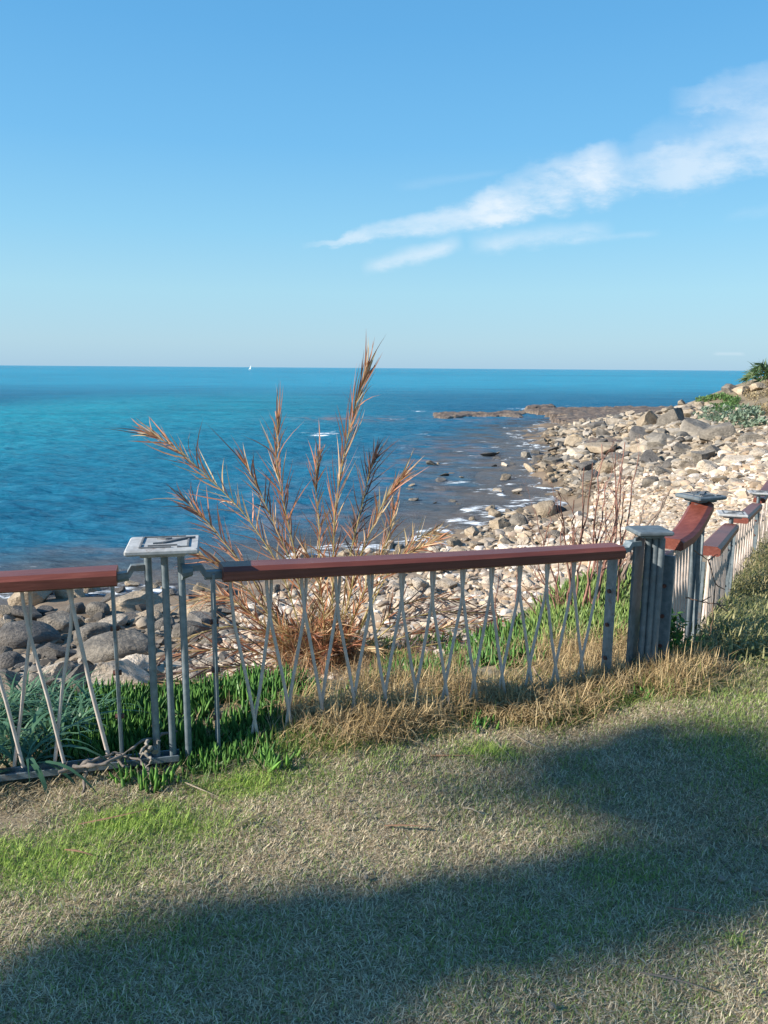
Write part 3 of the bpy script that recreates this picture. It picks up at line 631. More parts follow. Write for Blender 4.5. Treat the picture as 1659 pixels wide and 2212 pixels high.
# rocks by the shoreline and on the beach
for a in [
    (1020, 1155, 82, (1, .42, .45), 'block', 'tan', 'long column-shaped tan block lying at the water edge above the rail'),
    (1080, 1140, 62, (1, .8, .75), 'block', 'tan', 'yellowish square block beside the long column-shaped one'),
    (1120, 1130, 50, (1, .8, .7), 'round', 'grey', 'grey boulder just right of the yellowish square block'),
    (1068, 1112, 34, (1, .8, .8), 'round', 'tan', 'yellow-green boulder standing in the shallows'),
    (1105, 1113, 50, (1, .7, .5), 'angular', 'tan', 'mossy knobbly rock lying at the water edge near the pair of shallows boulders'),
    (1080, 1125, 28, (1, .8, .7), 'round', 'tan', 'small mossy stone in front of the yellow-green boulder'),
    (1180, 1110, 68, (1, .8, .8), 'round', 'tan', 'pinkish brown boulder behind the thin red stems'),
    (1205, 1105, 42, (1, .8, .8), 'angular', 'dark', 'dark shadowed boulder against the pinkish brown one'),
    (1060, 1097, 26, (1, .8, .6), 'round', 'tan', 'small yellowish stone alone in the water'),
    (1020, 1120, 20, (1, .8, .6), 'round', 'tan', 'tiny stone in the water left of the mossy rocks'),
    (1250, 1112, 50, (1, .7, .3), 'slab', 'grey', 'flat grey slab between the beach stems'),
    (1140, 985, 30, (1, .8, .7), 'angular', 'grey', 'lone stone sticking out of the water near the shelf tip'),
    (1088, 1032, 42, (1, .5, .45), 'angular', 'tan', 'wedge of rock in the still water, twin peaked'),
    (1076, 1057, 28, (1, .6, .4), 'slab', 'pale', 'small flat stone in the still pool, the one nearer the palm'),
    (1117, 1058, 26, (1, .6, .4), 'slab', 'pale', 'small flat stone in the still pool, the one nearer the beach'),
    (1238, 1038, 22, (1, .8, 1), 'angular', 'grey', 'upright grey stone at the edge of the still pool'),
    (1245, 1056, 55, (1, .7, .35), 'slab', 'tan', 'low brown slab at the beach edge of the pool'),
    (1090, 1002, 26, (1, .7, .5), 'angular', 'pale', 'pale stone breaking the surface by the foam'),
    (1405, 1046, 40, (1, .9, .85), 'round', 'grey', 'rounded grey boulder, the upper of two side by side on the sand'),
    (1437, 1054, 38, (1, .9, .85), 'round', 'grey', 'rounded grey boulder, the lower of two side by side on the sand'),
    (1500, 1040, 34, (1, .8, .7), 'angular', 'pale', 'bright white stone on the upper beach'),
    (1432, 968, 90, (1, .8, .7), 'block', 'grey', 'big angular grey boulder tilted over a dark hollow, mid beach'),
    (1500, 945, 110, (1, .7, .6), 'slab', 'grey', 'long slanting grey slab with a dark shadow under it'),
    (1560, 948, 100, (1, .7, .65), 'block', 'grey', 'large grey block casting a black shadow, right of the slanting slab'),
    (1400, 925, 80, (1, .8, .8), 'block', 'tan', 'big square tan boulder at the top of the tumbled rocks'),
    (1455, 918, 70, (1, .8, .9), 'block', 'grey', 'upright grey boulder next to the big square tan one'),
    (1300, 975, 100, (1, .7, .4), 'slab', 'tan', 'broad flat tan slab behind the tall stems'),
    (1330, 995, 60, (1, .8, .7), 'angular', 'dark', 'dark angular rock under the broad tan slab'),
    (1270, 1000, 50, (1, .8, .7), 'angular', 'tan', 'tan angular rock jutting above the pool'),
    (1240, 965, 55, (1, .8, .8), 'block', 'tan', 'chunky tan rock at the shore corner of the inlet'),
    (1410, 1000, 70, (1, .7, .6), 'slab', 'dark', 'dark grey slab leaning on its neighbours in the tumbled rocks'),
    (1480, 1010, 60, (1, .8, .4), 'slab', 'pale', 'flat pale slab lying in the middle of the upper beach'),
    (1600, 1000, 80, (1, .7, .5), 'slab', 'pale', 'long smooth pale boulder at the picture edge of the beach'),
    (1640, 985, 60, (1, .8, .5), 'round', 'pale', 'rounded buff boulder above the long smooth pale one'),
    (1575, 832, 40, (1, .9, .8), 'block', 'grey', 'squared grey boulder on the skyline of the headland'),
    (1600, 836, 36, (1, .9, .7), 'block', 'tan', 'reddish block on the headland skyline below the palm'),
    (1636, 826, 44, (1, .9, .7), 'angular', 'tan', 'brown crag right under the palm'),
    (1530, 862, 26, (1, .9, .6), 'angular', 'tan', 'low brown rock on the headland crest above the green patch'),
    (900, 1262, 60, (1, .8, .6), 'block', 'pale', 'squared white block lying among cobbles near the palm'),
    (885, 1290, 66, (1, .7, .7), 'block', 'pale', 'tall pale block below the squared white one'),
    (965, 1262, 60, (1, .7, .5), 'block', 'pale', 'white flat-topped block in the cobbles left of the beach middle'),
    (990, 1205, 75, (1, .7, .5), 'round', 'tan', 'brownish boulder just above the rail near the dry tuft'),
    (1030, 1180, 50, (1, .7, .5), 'slab', 'tan', 'tan slab touching the waterline above the rail'),
    (1000, 1335, 60, (1, .8, .6), 'round', 'tan', 'orange-brown pitted stone in the cobbles'),
    (1140, 1175, 42, (1, .8, .7), 'angular', 'pale', 'white angular stone near the foot of the red stems'),
    (1175, 1165, 48, (1, .8, .5), 'round', 'tan', 'buff boulder touching the red stems'),
]:
    put_rock(a[0], a[1] + 4, a[2], a[3], a[4], a[5], label=a[6], water=True, base=hit1(a[0], a[1] + 16) if a[1] < 865 and a[0] > 1500 else None)
def scatter(poly, n, wlo, whi, kinds, tones, seed, water=False, sep=0.55, flat=1.0):
    random.seed(seed); pts = rand_in(poly, n * 4); got = 0
    for X, Y in pts:
        if got >= n: break
        w = random.uniform(wlo, whi) if random.random() < 0.7 else random.uniform(wlo, (wlo + whi) / 2)
        if any((r['X'] - X) ** 2 + ((r['Y'] - Y) * 1.6) ** 2 < ((r['w'] + w) * sep * 0.5) ** 2 for r in ROCKS): continue
        put_rock(X, Y, w, (1, random.uniform(.6, .95), random.uniform(.4, .75) * flat), random.choice(kinds), random.choice(tones), water=water, tilt=0.5); got += 1
scatter([(1235, 985), (1210, 940), (1300, 925), (1420, 900), (1500, 905), (1640, 960), (1659, 1010), (1500, 1030), (1380, 1030), (1290, 1040), (1230, 1050)], 150, 30, 84, ['block', 'angular', 'slab', 'slab'], ['grey', 'grey', 'tan', 'tan', 'pale', 'dark'], 3)
scatter([(1380, 1040), (1500, 1020), (1659, 1000), (1659, 1050), (1450, 1070)], 16, 20, 46, ['block', 'round', 'slab'], ['pale', 'tan', 'pale'], 14)
scatter([(1200, 925), (1300, 905), (1460, 885), (1520, 890), (1420, 915), (1260, 940)], 34, 16, 34, ['block', 'angular', 'slab'], ['grey', 'tan', 'dark'], 4)
scatter([(1125, 1005), (1190, 935), (1260, 940), (1290, 1010), (1260, 1080), (1225, 1075), (1240, 1045), (1150, 1030)], 42, 20, 46, ['angular', 'slab', 'slab', 'block'], ['tan', 'tan', 'dark', 'grey'], 5, True)
scatter([(960, 1180), (1130, 1140), (1260, 1110), (1300, 1140), (1260, 1180), (1000, 1230)], 26, 20, 44, ['block', 'round', 'angular'], ['pale', 'tan', 'grey'], 6)
scatter([(780, 1230), (1180, 1200), (1280, 1260), (1150, 1370), (860, 1390)], 40, 26, 56, ['block', 'round', 'angular'], ['pale', 'pale', 'tan'], 7)
scatter([(0, 1320), (480, 1320), (560, 1400), (520, 1500), (0, 1500)], 26, 30, 70, ['round', 'angular', 'block'], ['grey', 'grey', 'dark', 'pale'], 8)
scatter([(0, 1262), (520, 1262), (560, 1330), (0, 1335)], 26, 30, 80, ['slab', 'slab', 'angular'], ['tan', 'dark', 'grey'], 18, True, .45)
scatter([(560, 1200), (960, 1180), (900, 1230), (620, 1280), (480, 1290)], 20, 24, 56, ['slab', 'angular', 'block'], ['tan', 'pale', 'grey'], 19, True, .45)
scatter([(860, 1010), (1130, 965), (1200, 1000), (1130, 1090), (900, 1110)], 20, 14, 44, ['slab', 'slab', 'angular'], ['tan', 'grey', 'dark'], 22, True, .3, .4)
random.seed(99)
# the countless stones: one object
def cobbles():
    V1, F1 = ICO[1]; mb = MB()
    protos1 = [rock_shape(rng, 1, 5, 0.12, 0.45, 0.8) for _ in range(10)]; protos2 = [rock_shape(rng, 2, 9, 0.10, 0.42, 0.78) for _ in range(14)]
    def lay(poly, n, wlo, whi, pal, big, jitter=0.18):
        q = rand_in(poly, n); G = hit(q[:, 0], q[:, 1]); okk = np.isfinite(G[:, 0]) & (G[:, 2] > SEA - 0.08); G = G[okk]; G = G[G[:, 2] < -0.75]; G[:, 2] = Hn(G[:, 0], G[:, 1])
        m = len(G); w = (wlo + (whi - wlo) * RG.random(m) ** 1.8) / F * G[:, 1] / 2
        pal = np.array(pal); cidx = RG.integers(0, len(pal), m); cols = pal[cidx] * RG.uniform(0.78, 1.2, (m, 1))
        yaw = RG.uniform(0, 6.28, m); ps = protos2 if big else protos1
        for k, (Vp, Fp) in enumerate(ps):
            sel = np.where(np.arange(m) % len(ps) == k)[0]
            if not len(sel): continue
            s3 = np.stack([w[sel], w[sel] * RG.uniform(.6, .95, len(sel)), w[sel] * RG.uniform(.35, .75, len(sel))], -1)
            A = Vp[None] * s3[:, None]; tl = RG.uniform(-0.35, 0.35, len(sel))
            A = np.stack([A[..., 0] * np.cos(tl)[:, None] - A[..., 2] * np.sin(tl)[:, None], A[..., 1], A[..., 0] * np.sin(tl)[:, None] + A[..., 2] * np.cos(tl)[:, None]], -1)
            ca = np.cos(yaw[sel])[:, None]; sa = np.sin(yaw[sel])[:, None]
            A = np.stack([A[..., 0] * ca - A[..., 1] * sa, A[..., 0] * sa + A[..., 1] * ca, A[..., 2]], -1) + G[sel][:, None]
            A[..., 2] += s3[:, None, 2] * 0.3
            Ff = (Fp[None] + (np.arange(len(sel)) * len(Vp))[:, None, None]).reshape(-1, 3)
            mb.add(A.reshape(-1, 3), Ff, np.repeat(cols[sel], len(Vp), 0))
    pale = [(.50, .41, .31), (.43, .34, .245), (.56, .48, .38), (.38, .28, .19), (.48, .36, .26), (.31, .265, .22), (.60, .53, .46), (.26, .21, .165)]
    tan = [(.33, .27, .20), (.25, .21, .16), (.40, .33, .25), (.17, .145, .12), (.29, .235, .175), (.36, .315, .26)]
    grey = [(.26, .235, .20), (.18, .165, .145), (.32, .28, .23), (.11, .10, .09), (.40, .35, .29)]
    lay([(560, 1290), (800, 1235), (960, 1190), (1250, 1120), (1380, 1180), (1380, 1330), (1150, 1400), (820, 1480), (420, 1500), (430, 1400)], 7000, 7, 36, pale, True)
    lay([(1270, 1110), (1290, 1060), (1400, 1020), (1659, 1010), (1659, 1120), (1450, 1190), (1300, 1200)], 4600, 4, 20, pale, False)
    lay([(1380, 1040), (1500, 1000), (1659, 960), (1720, 960), (1720, 1100), (1500, 1080)], 1500, 10, 36, pale, True)
    lay([(1225, 1060), (1190, 930), (1300, 905), (1480, 880), (1560, 860), (1690, 830), (1690, 1010), (1400, 1035)], 4200, 6, 26, tan, False)
    lay([(1225, 1060), (1200, 930), (1350, 900), (1500, 890), (1600, 960), (1400, 1035)], 1600, 12, 36, tan + grey, True)
    lay([(1140, 1005), (1185, 935), (1300, 915), (1300, 1080), (1225, 1080)], 1300, 8, 26, [(.22, .165, .11), (.29, .225, .15), (.14, .11, .08), (.19, .16, .125)], True)
    lay([(1620, 860), (1560, 840), (1659, 810), (1720, 800), (1720, 900)], 500, 8, 26, tan, False)
    lay([(0, 1330), (480, 1310), (560, 1400), (520, 1520), (0, 1520)], 900, 12, 46, [tuple(v * .7 for v in c) for c in grey + tan], True)
    lay([(950, 1180), (1100, 1110), (1230, 1060), (1200, 1120), (1000, 1200)], 400, 6, 24, tan, True)
    o = mb.build('cobbles', M_cobble, smooth=True); o.data.set_sharp_from_angle(angle=R_(28)); tag(o, 'cream, tan and grey cobbles covering the beach between the bank and the sea', 'cobbles', kind='stuff')
cobbles()

# ------------------------------------------------------------------ railing
P0 = np.array([-0.85, 2.97]); P1 = at_y(1403, 1142, 3.80)[:2]; P2 = at_y(1514, 1068, 4.42)[:2]; P3 = at_y(1581, 1107, 6.6)[:2]; P4 = at_y(1640, 1062, 9.0)[:2]; PL = np.array([-2.95, 2.42])
fence = empty('railing', (P0[0], P0[1], 0)); tag(fence, 'low seaside railing with dark red wooden handrail, grey steel posts and crossed pale rods', 'railing')
FL = np.array([P0[0], P0[1], 0.0])
def local(mb):  # children keep world coordinates relative to the root
    for v in mb.V: v -= 0
    return mb
def part(mb, name, mat, parent=fence, smooth=False):
    off = FL
    mb.V = [v - off for v in mb.V]; o = mb.build(name, mat, None, smooth); o.parent = parent
    return o
def emblem(mb, c, yaw, s, z, full=True):
    """raised frame and bird-like sign on the plate"""
    ca, sa = math.cos(yaw), math.sin(yaw)
    def w(x, y, zz): return (c[0] + (x * ca - y * sa) * s, c[1] + (x * sa + y * ca) * s, zz)
    t_ = 0.008
    def strip(pts, wd=0.007, h=0.005):
        p = np.array([w(x, y, z + h / 2) for x, y in pts])
        sweep(mb, p, [(-wd / 2, -h / 2), (wd / 2, -h / 2), (wd / 2, h / 2), (-wd / 2, h / 2)])
    strip([(-0.30, -0.05), (-0.30, 0.36)]); strip([(-0.285, 0.36), (0.30, 0.36)]); strip([(-0.30, -0.34), (-0.30, -0.09)])
    strip([(-0.285, -0.34), (0.12, -0.34)]); strip([(0.20, -0.34), (0.36, -0.34)]); strip([(0.345, -0.32), (0.345, 0.2)])
    strip([(-0.2, -0.22), (0.2, -0.22)], 0.007)
    pts = [(-0.14, -0.08), (0.0, -0.06), (0.12, 0.06), (0.3, 0.2), (0.44, 0.22)]
    n = 14; P_ = []
    for i in range(n + 1):
        u = i / n * (len(pts) - 1); k = min(int(u), len(pts) - 2); f_ = u - k
        P_.append((pts[k][0] * (1 - f_) + pts[k + 1][0] * f_, pts[k][1] * (1 - f_) + pts[k + 1][1] * f_))
    for i in range(n):
        wd = 0.003 + 0.016 * math.sin(math.pi * (i + 0.5) / n)
        strip([P_[i], P_[i + 1]], wd, 0.006 + 0.0002 * i)
    strip([(-0.1, 0.26), (0.02, 0.2), (0.1, 0.24)], 0.012, 0.006)
def post(xy, zb, zt, yaw, size=0.27, flat=False, sign=True, tone=M_galv, offs=(-0.062, 0.0, 0.062), r=0.0145, tyaw=None, lab=None):
    ty = yaw if tyaw is None else tyaw; d = np.array([math.cos(ty), math.sin(ty)])
    mb = MB()
    for k in offs:
        q = xy + d * k; tube(mb, [(q[0], q[1], zb - 0.15), (q[0], q[1], zt - 0.045)], r, 12)
    if flat:
        q = xy - d * 0.062
        box(mb, (xy[0] - 0.042, xy[1] + 0.012, (zb - 0.15 + zt - 0.04) / 2), 0.13, 0.012, zt - 0.04 - zb + 0.15, R_(52), 0.002)
    pm = part(mb, 'post', tone, smooth=False)
    for pl_ in pm.data.polygons: pl_.use_smooth = True
    pm.data.set_sharp_from_angle(angle=R_(40))
    if lab: pm['label'] = lab
    m = MB(); box(m, (xy[0], xy[1], zt - 0.011), size, size * 0.95, 0.022, yaw, 0.006); box(m, (xy[0], xy[1], zt - 0.031), size * 0.62, size * 0.62, 0.017, yaw, 0.004)
    cpo = part(m, 'cap_plate', M_plate if tone is M_galv else tone, pm)
    if sign: m = MB(); emblem(m, xy, yaw, size, zt, True); part(m, 'emblem', M_embl, cpo)
    m = MB()
    for h in (0.55,):
        box(m, (xy[0], xy[1] , zb + (zt - zb) * h), abs(offs[-1] - offs[0]) if len(offs) > 1 else 0.05, 0.008, 0.012, ty, 0)
    return pm
def bracket(mb, a, b, za, zb, w=0.035):
    """arm from post to handrail with a stepped casting"""
    a = np.array([a[0], a[1], za]); b = np.array([b[0], b[1], zb]); m1 = a * 0.62 + b * 0.38; m1[2] = a[2]; m2 = a * 0.5 + b * 0.5; m2[2] = b[2] + 0.005
    pr = [(-w / 2, -0.012), (w / 2, -0.012), (w / 2, 0.012), (-w / 2, 0.012)]
    sweep(mb, [a, m1, m2, b], pr)
    tube(mb, [m2 + (0, 0, -0.014), b + (0, 0, -0.014)], 0.012, 8)
Hh, Ww = 0.060, 0.130
PROF = [(-Ww / 2 + .012, -Hh), (Ww / 2 - .012, -Hh), (Ww / 2, -Hh + .008), (Ww / 2, -.016), (Ww / 2 - .02, 0), (-Ww / 2 + .02, 0), (-Ww / 2, -.016), (-Ww / 2, -Hh + .008)]
def handrail(pts, lab=None, cap=True):
    pts = np.array(pts, float); n = 10; u = np.linspace(0, len(pts) - 1, n * (len(pts) - 1) + 1)
    # smooth the bends
    P_ = np.stack([np.interp(u, range(len(pts)), pts[:, k]) for k in range(3)], -1)
    for _ in range(24): P_[1:-1] = (P_[:-2] + 2 * P_[1:-1] + P_[2:]) / 4
    m = MB(); sweep(m, P_, PROF); o = part(m, 'handrail', M_wood); 
    if lab: o['label'] = lab
    return o
def rods(a, b, ztop, zbot, first_single=True, n=12, pitch=None, inset=0.03, r=0.0072, seed=1):
    """a,b 2-D ends; ztop/zbot functions of fraction"""
    rr = random.Random(seed); a = np.array(a); b = np.array(b); L_ = np.linalg.norm(b - a); d = (b - a) / L_; nr_ = np.array([d[1], -d[0]])
    tops = [k / n for k in range(n + 1)]
    def P_(f_, z, off=0): q = a + d * (f_ * L_) + nr_ * off; return np.array([q[0], q[1], z])
    for k in range(n + 1):
        f0 = tops[k]
        for s_ in (-1, 1):
            if (k == 0 and s_ < 0) or (k == n and s_ > 0): continue
            ft = f0 - s_ * 0.085 / n; fb = f0 + s_ * 0.62 / n; fk = f0 + s_ * 0.0 / n
            p0 = P_(ft, ztop(ft) + rr.uniform(0, 0.004), 0.009 * s_); p1 = P_(min(max(fb, 0), 1), zbot(fb), 0.009 * s_)
            zk = p0[2] + (p1[2] - p0[2]) * rr.uniform(0.23, 0.29); pk = P_(fk, zk, 0.009 * s_); mid = (pk + p1) / 2; mid[:2] += d * rr.uniform(-0.006, 0.006)
            m = MB(); tube(m, [p0, (p0 * 2 + pk) / 3 - np.array([*(d * 0.003 * s_), 0]), pk, (pk * 2 + mid) / 3, mid, (mid + p1) / 2, p1], r, 8); part(m, 'rod', M_rod, smooth=True)
def endbar(xy, zb, zt, yaw, w=0.065, th=0.012, bolts=3):
    m = MB(); box(m, (xy[0], xy[1], (zb + zt) / 2), w, th, zt - zb, yaw, 0.002); o = part(m, 'end_bar', M_galv)
    nx, ny = -math.sin(yaw), math.cos(yaw)
    for k in range(bolts):
        z = zb + (zt - zb) * (0.25 + 0.25 * k); m = MB()
        tube(m, [(xy[0] - nx * 0.016, xy[1] - ny * 0.016, z), (xy[0] + nx * 0.016, xy[1] + ny * 0.016, z)], 0.011, 6)
        part(m, 'bolt', M_rust, o)
# --- left panel
dl = (P0 - PL) / np.linalg.norm(P0 - PL); yl = math.atan2(dl[1], dl[0])
def lp(X, Y): return at_plane(X, Y, PL, P0)
r1 = lp(253, 1226); r0 = lp(0, 1240); dirr = (r1 - r0) / np.linalg.norm((r1 - r0)[:2]); rL = r0 - dirr * 1.45
handrail([rL, r0, r1]); zr = r1[2]
bx = lp(245, 1300)[:2]; zb0 = lp(250, 1640)[2]
bL = rL[:2] + dirr[:2] * 0.06
rods(bL, bx - dl * 0.16, lambda f_: r0[2] - Hh + 0.01, lambda f_: zb0 + 0.015, n=11, seed=3)
m = MB(); tube(m, [(*(bx - dl * 0.16), r1[2] - Hh), (*(bx - dl * 0.10), zb0 + 0.3), (*(bx - dl * 0.05), zb0 + 0.01)], 0.0085, 8); part(m, 'rod', M_rod, smooth=True)
endbar(bx, zb0 - 0.0, zr - Hh, yl + R_(90), w=0.05)
m = MB(); sweep(m, [(*bL, zb0 - 0.012), (*(bx + dl * 0.22), zb0 - 0.012)], [(-.03, -.012), (.03, -.012), (.03, .012), (.024, .012), (.024, -.004), (-.024, -.004), (-.024, .012), (-.03, .012)])
part(m, 'bottom_rail', M_galv)
# --- post 0
zp0 = at_plane(352, 1172, P0 - [1, 0], P0 + [1, 0])[2]
print('rail z left', zr, 'plate z', zp0, 'bottom z', zb0)
post(P0, 0.0, zp0, R_(12), 0.27, lab='post of three thin tubes under a square sign plate')
m = MB(); bracket(m, P0 + [-0.075, -0.01], r1[:2] - dirr[:2] * 0.02, zr - 0.005, zr - 0.035); part(m, 'bracket', M_galv)
# --- middle panel
def mp_(X, Y): return at_plane(X, Y, P0, P1)
m0 = mp_(478, 1219); m1 = mp_(907, 1201); m2 = mp_(1335, 1176)
handrail([m0, m1, m2])
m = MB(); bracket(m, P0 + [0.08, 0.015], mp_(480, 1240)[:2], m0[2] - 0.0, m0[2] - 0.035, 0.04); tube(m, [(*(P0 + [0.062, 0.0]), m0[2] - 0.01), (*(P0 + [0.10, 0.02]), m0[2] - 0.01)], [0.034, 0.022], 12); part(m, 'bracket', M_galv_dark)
dm = (P1 - P0) / np.linalg.norm(P1 - P0); ym = math.atan2(dm[1], dm[0])
a1 = mp_(461, 1300)[:2]; b1 = mp_(1318, 1300)[:2]
endbar(a1, -0.02, m0[2] - 0.03, ym + R_(90), 0.06); endbar(b1, 0.02, m2[2] - Hh, ym + R_(90), 0.07)
m = MB(); sweep(m, [(*a1, m0[2] - 0.045), (*mp_(490, 1240)[:2], m0[2] - 0.045)], [(-.02, -.006), (.02, -.006), (.02, .006), (-.02, .006)]); part(m, 'bracket', M_galv_dark)
ra = mp_(503, 1260)[:2]; rb = mp_(1295, 1230)[:2]
rods(ra, rb, lambda f_: m0[2] + (m2[2] - m0[2]) * f_ - Hh + 0.012, lambda f_: 0.03 + 0.05 * f_, n=12, seed=5)
m = MB(); sweep(m, [(*a1, 0.02), (*b1, 0.06)], [(-.03, -.012), (.03, -.012), (.03, .012), (.024, .012), (.024, -.004), (-.024, -.004), (-.024, .012), (-.03, .012)]); part(m, 'bottom_rail', M_galv)
# --- corner post
zp1 = at_plane(1403, 1142, P1 - [1, 0], P1 + [1, 0])[2]
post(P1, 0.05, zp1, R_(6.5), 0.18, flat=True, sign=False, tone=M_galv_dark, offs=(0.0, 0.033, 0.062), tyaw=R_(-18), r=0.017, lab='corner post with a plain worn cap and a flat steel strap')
m = MB(); bracket(m, P1 - dm * 0.06, m2[:2] - dm * 0.02, m2[2] + 0.0, m2[2] - 0.03, 0.05); part(m, 'bracket', M_galv)
# --- short curved panel
def cq(X, Y): return at_plane(X, Y, P1, P2)
d2 = (P2 - P1) / np.linalg.norm(P2 - P1); y2 = math.atan2(d2[1], d2[0])
zz2 = at_y(1514, 1068, 4.42)[2]
c0 = at_y(1450, 1163, 3.98); cA = at_y(1478, 1147, 4.1); cB = at_y(1500, 1114, 4.25); cC = at_y(1516, 1082, 4.38)
handrail([c0, cA, cB, cC], 'short handrail curving up to the raised post')
e0 = at_y(1438, 1250, 3.86)[:2]; endbar(e0, 0.05, c0[2] - Hh, y2 + R_(90), 0.08, 0.014)
m = MB(); sweep(m, [(*(P1 + [0.03, 0.0]), c0[2] - .075), (*c0[:2], c0[2] - .075)], [(-.02, -.012), (.02, -.012), (.02, .012), (-.02, .012)]); part(m, 'bracket', M_galv)
endbar(P2 - d2 * 0.05, 0.05, zz2 - 0.12, y2 + R_(90), 0.10, 0.014)
rods(c0[:2], P2 - d2 * 0.12, lambda f_: c0[2] - Hh + 0.06 * f_ + 0.0, lambda f_: 0.08, n=7, seed=9, r=0.0105)
post(P2, 0.05, zz2, R_(23), 0.205, flat=True, r=0.019, tone=M_galv_dark, tyaw=y2, lab='raised post whose plate looks blue in shade')  # the plate's shade is put into the darker steel tone
# --- descending panels
zz3 = at_y(1581, 1107, 6.6)[2]; zz4 = at_y(1640, 1062, 9.0)[2]
print('plates', zp1, zz2, zz3, zz4)
d3 = (P3 - P2) / np.linalg.norm(P3 - P2); y3 = math.atan2(d3[1], d3[0])
q0 = at_y(1533, 1180, 4.75); q1 = at_y(1579, 1131, 6.5)
handrail([q0, q1])
rods(q0[:2], P3 - d3 * 0.2, lambda f_: q0[2] + (q1[2] - q0[2]) * f_ - Hh, lambda f_: -0.02 - 0.36 * f_, n=13, seed=11, r=0.0095)
endbar(P2 + d3 * 0.2, 0, q0[2] - Hh, y3 + R_(90), 0.07); endbar(P3 - d3 * 0.14, -0.35, q1[2] - Hh, y3 + R_(90), 0.07)
post(P3, -0.4, zz3, R_(-17), 0.235, tone=M_galv, tyaw=y3)
d4 = (P4 - P3) / np.linalg.norm(P4 - P3); y4 = math.atan2(d4[1], d4[0])
q2 = at_y(1600, 1116, 6.85); q3 = at_y(1634, 1087, 8.7)
handrail([q2, q3]); endbar(P3 + d4 * 0.14, -0.4, q2[2] - Hh, y4 + R_(90), 0.07); endbar(P4 - d4 * 0.14, -0.6, q3[2] - Hh, y4 + R_(90), 0.07)
rods(P3 + d4 * 0.2, P4 - d4 * 0.2, lambda f_: q2[2] + (q3[2] - q2[2]) * f_ - Hh, lambda f_: -0.36 - 0.24 * f_, n=9, seed=13)
post(P4, -0.62, zz4, R_(-17), 0.235, tone=M_galv, tyaw=y4)
P5 = P4 + d4 * 2.6
handrail([np.array([*(P4 + d4 * 0.12), zz4 - 0.09]), np.array([*P5, zz4 - 0.12])])
rods(P4 + d4 * 0.25, P5, lambda f_: zz4 - 0.15, lambda f_: -0.62, n=3, seed=15)

# ------------------------------------------------------------------ plants
def leaves(base, head, pitch0, length, width, curve, k=5, wprof=None, twist=None):
    """arching strap blades: base (n,3), heading, start pitch, droop along the blade"""
    n = len(base); t = np.linspace(0, 1, k); P_ = np.zeros((n, k, 3)); P_[:, 0] = base
    for i in range(1, k):
        pt = pitch0 - curve * (t[i] + t[i - 1]) / 2; dl_ = length / (k - 1)
        step = np.stack([np.cos(pt) * np.cos(head), np.cos(pt) * np.sin(head), np.sin(pt)], -1) * dl_[:, None]
        P_[:, i] = P_[:, i - 1] + step
    wp = np.array(wprof if wprof is not None else np.interp(t, [0, 0.4, 1], [0.7, 1, 0.05]))
    Wd = width[:, None] * wp[None]
    side = np.stack([-np.sin(head), np.cos(head), 0 * head], -1)
    if twist is not None:
        upv = np.array([[0, 0, 1.0]]); side = nrm(side * np.cos(twist)[:, None] + upv * np.sin(twist)[:, None])
    return P_, Wd, side
def colmix(a, b, f_): return np.array(a)[None] * (1 - f_)[:, None] + np.array(b)[None] * f_[:, None]
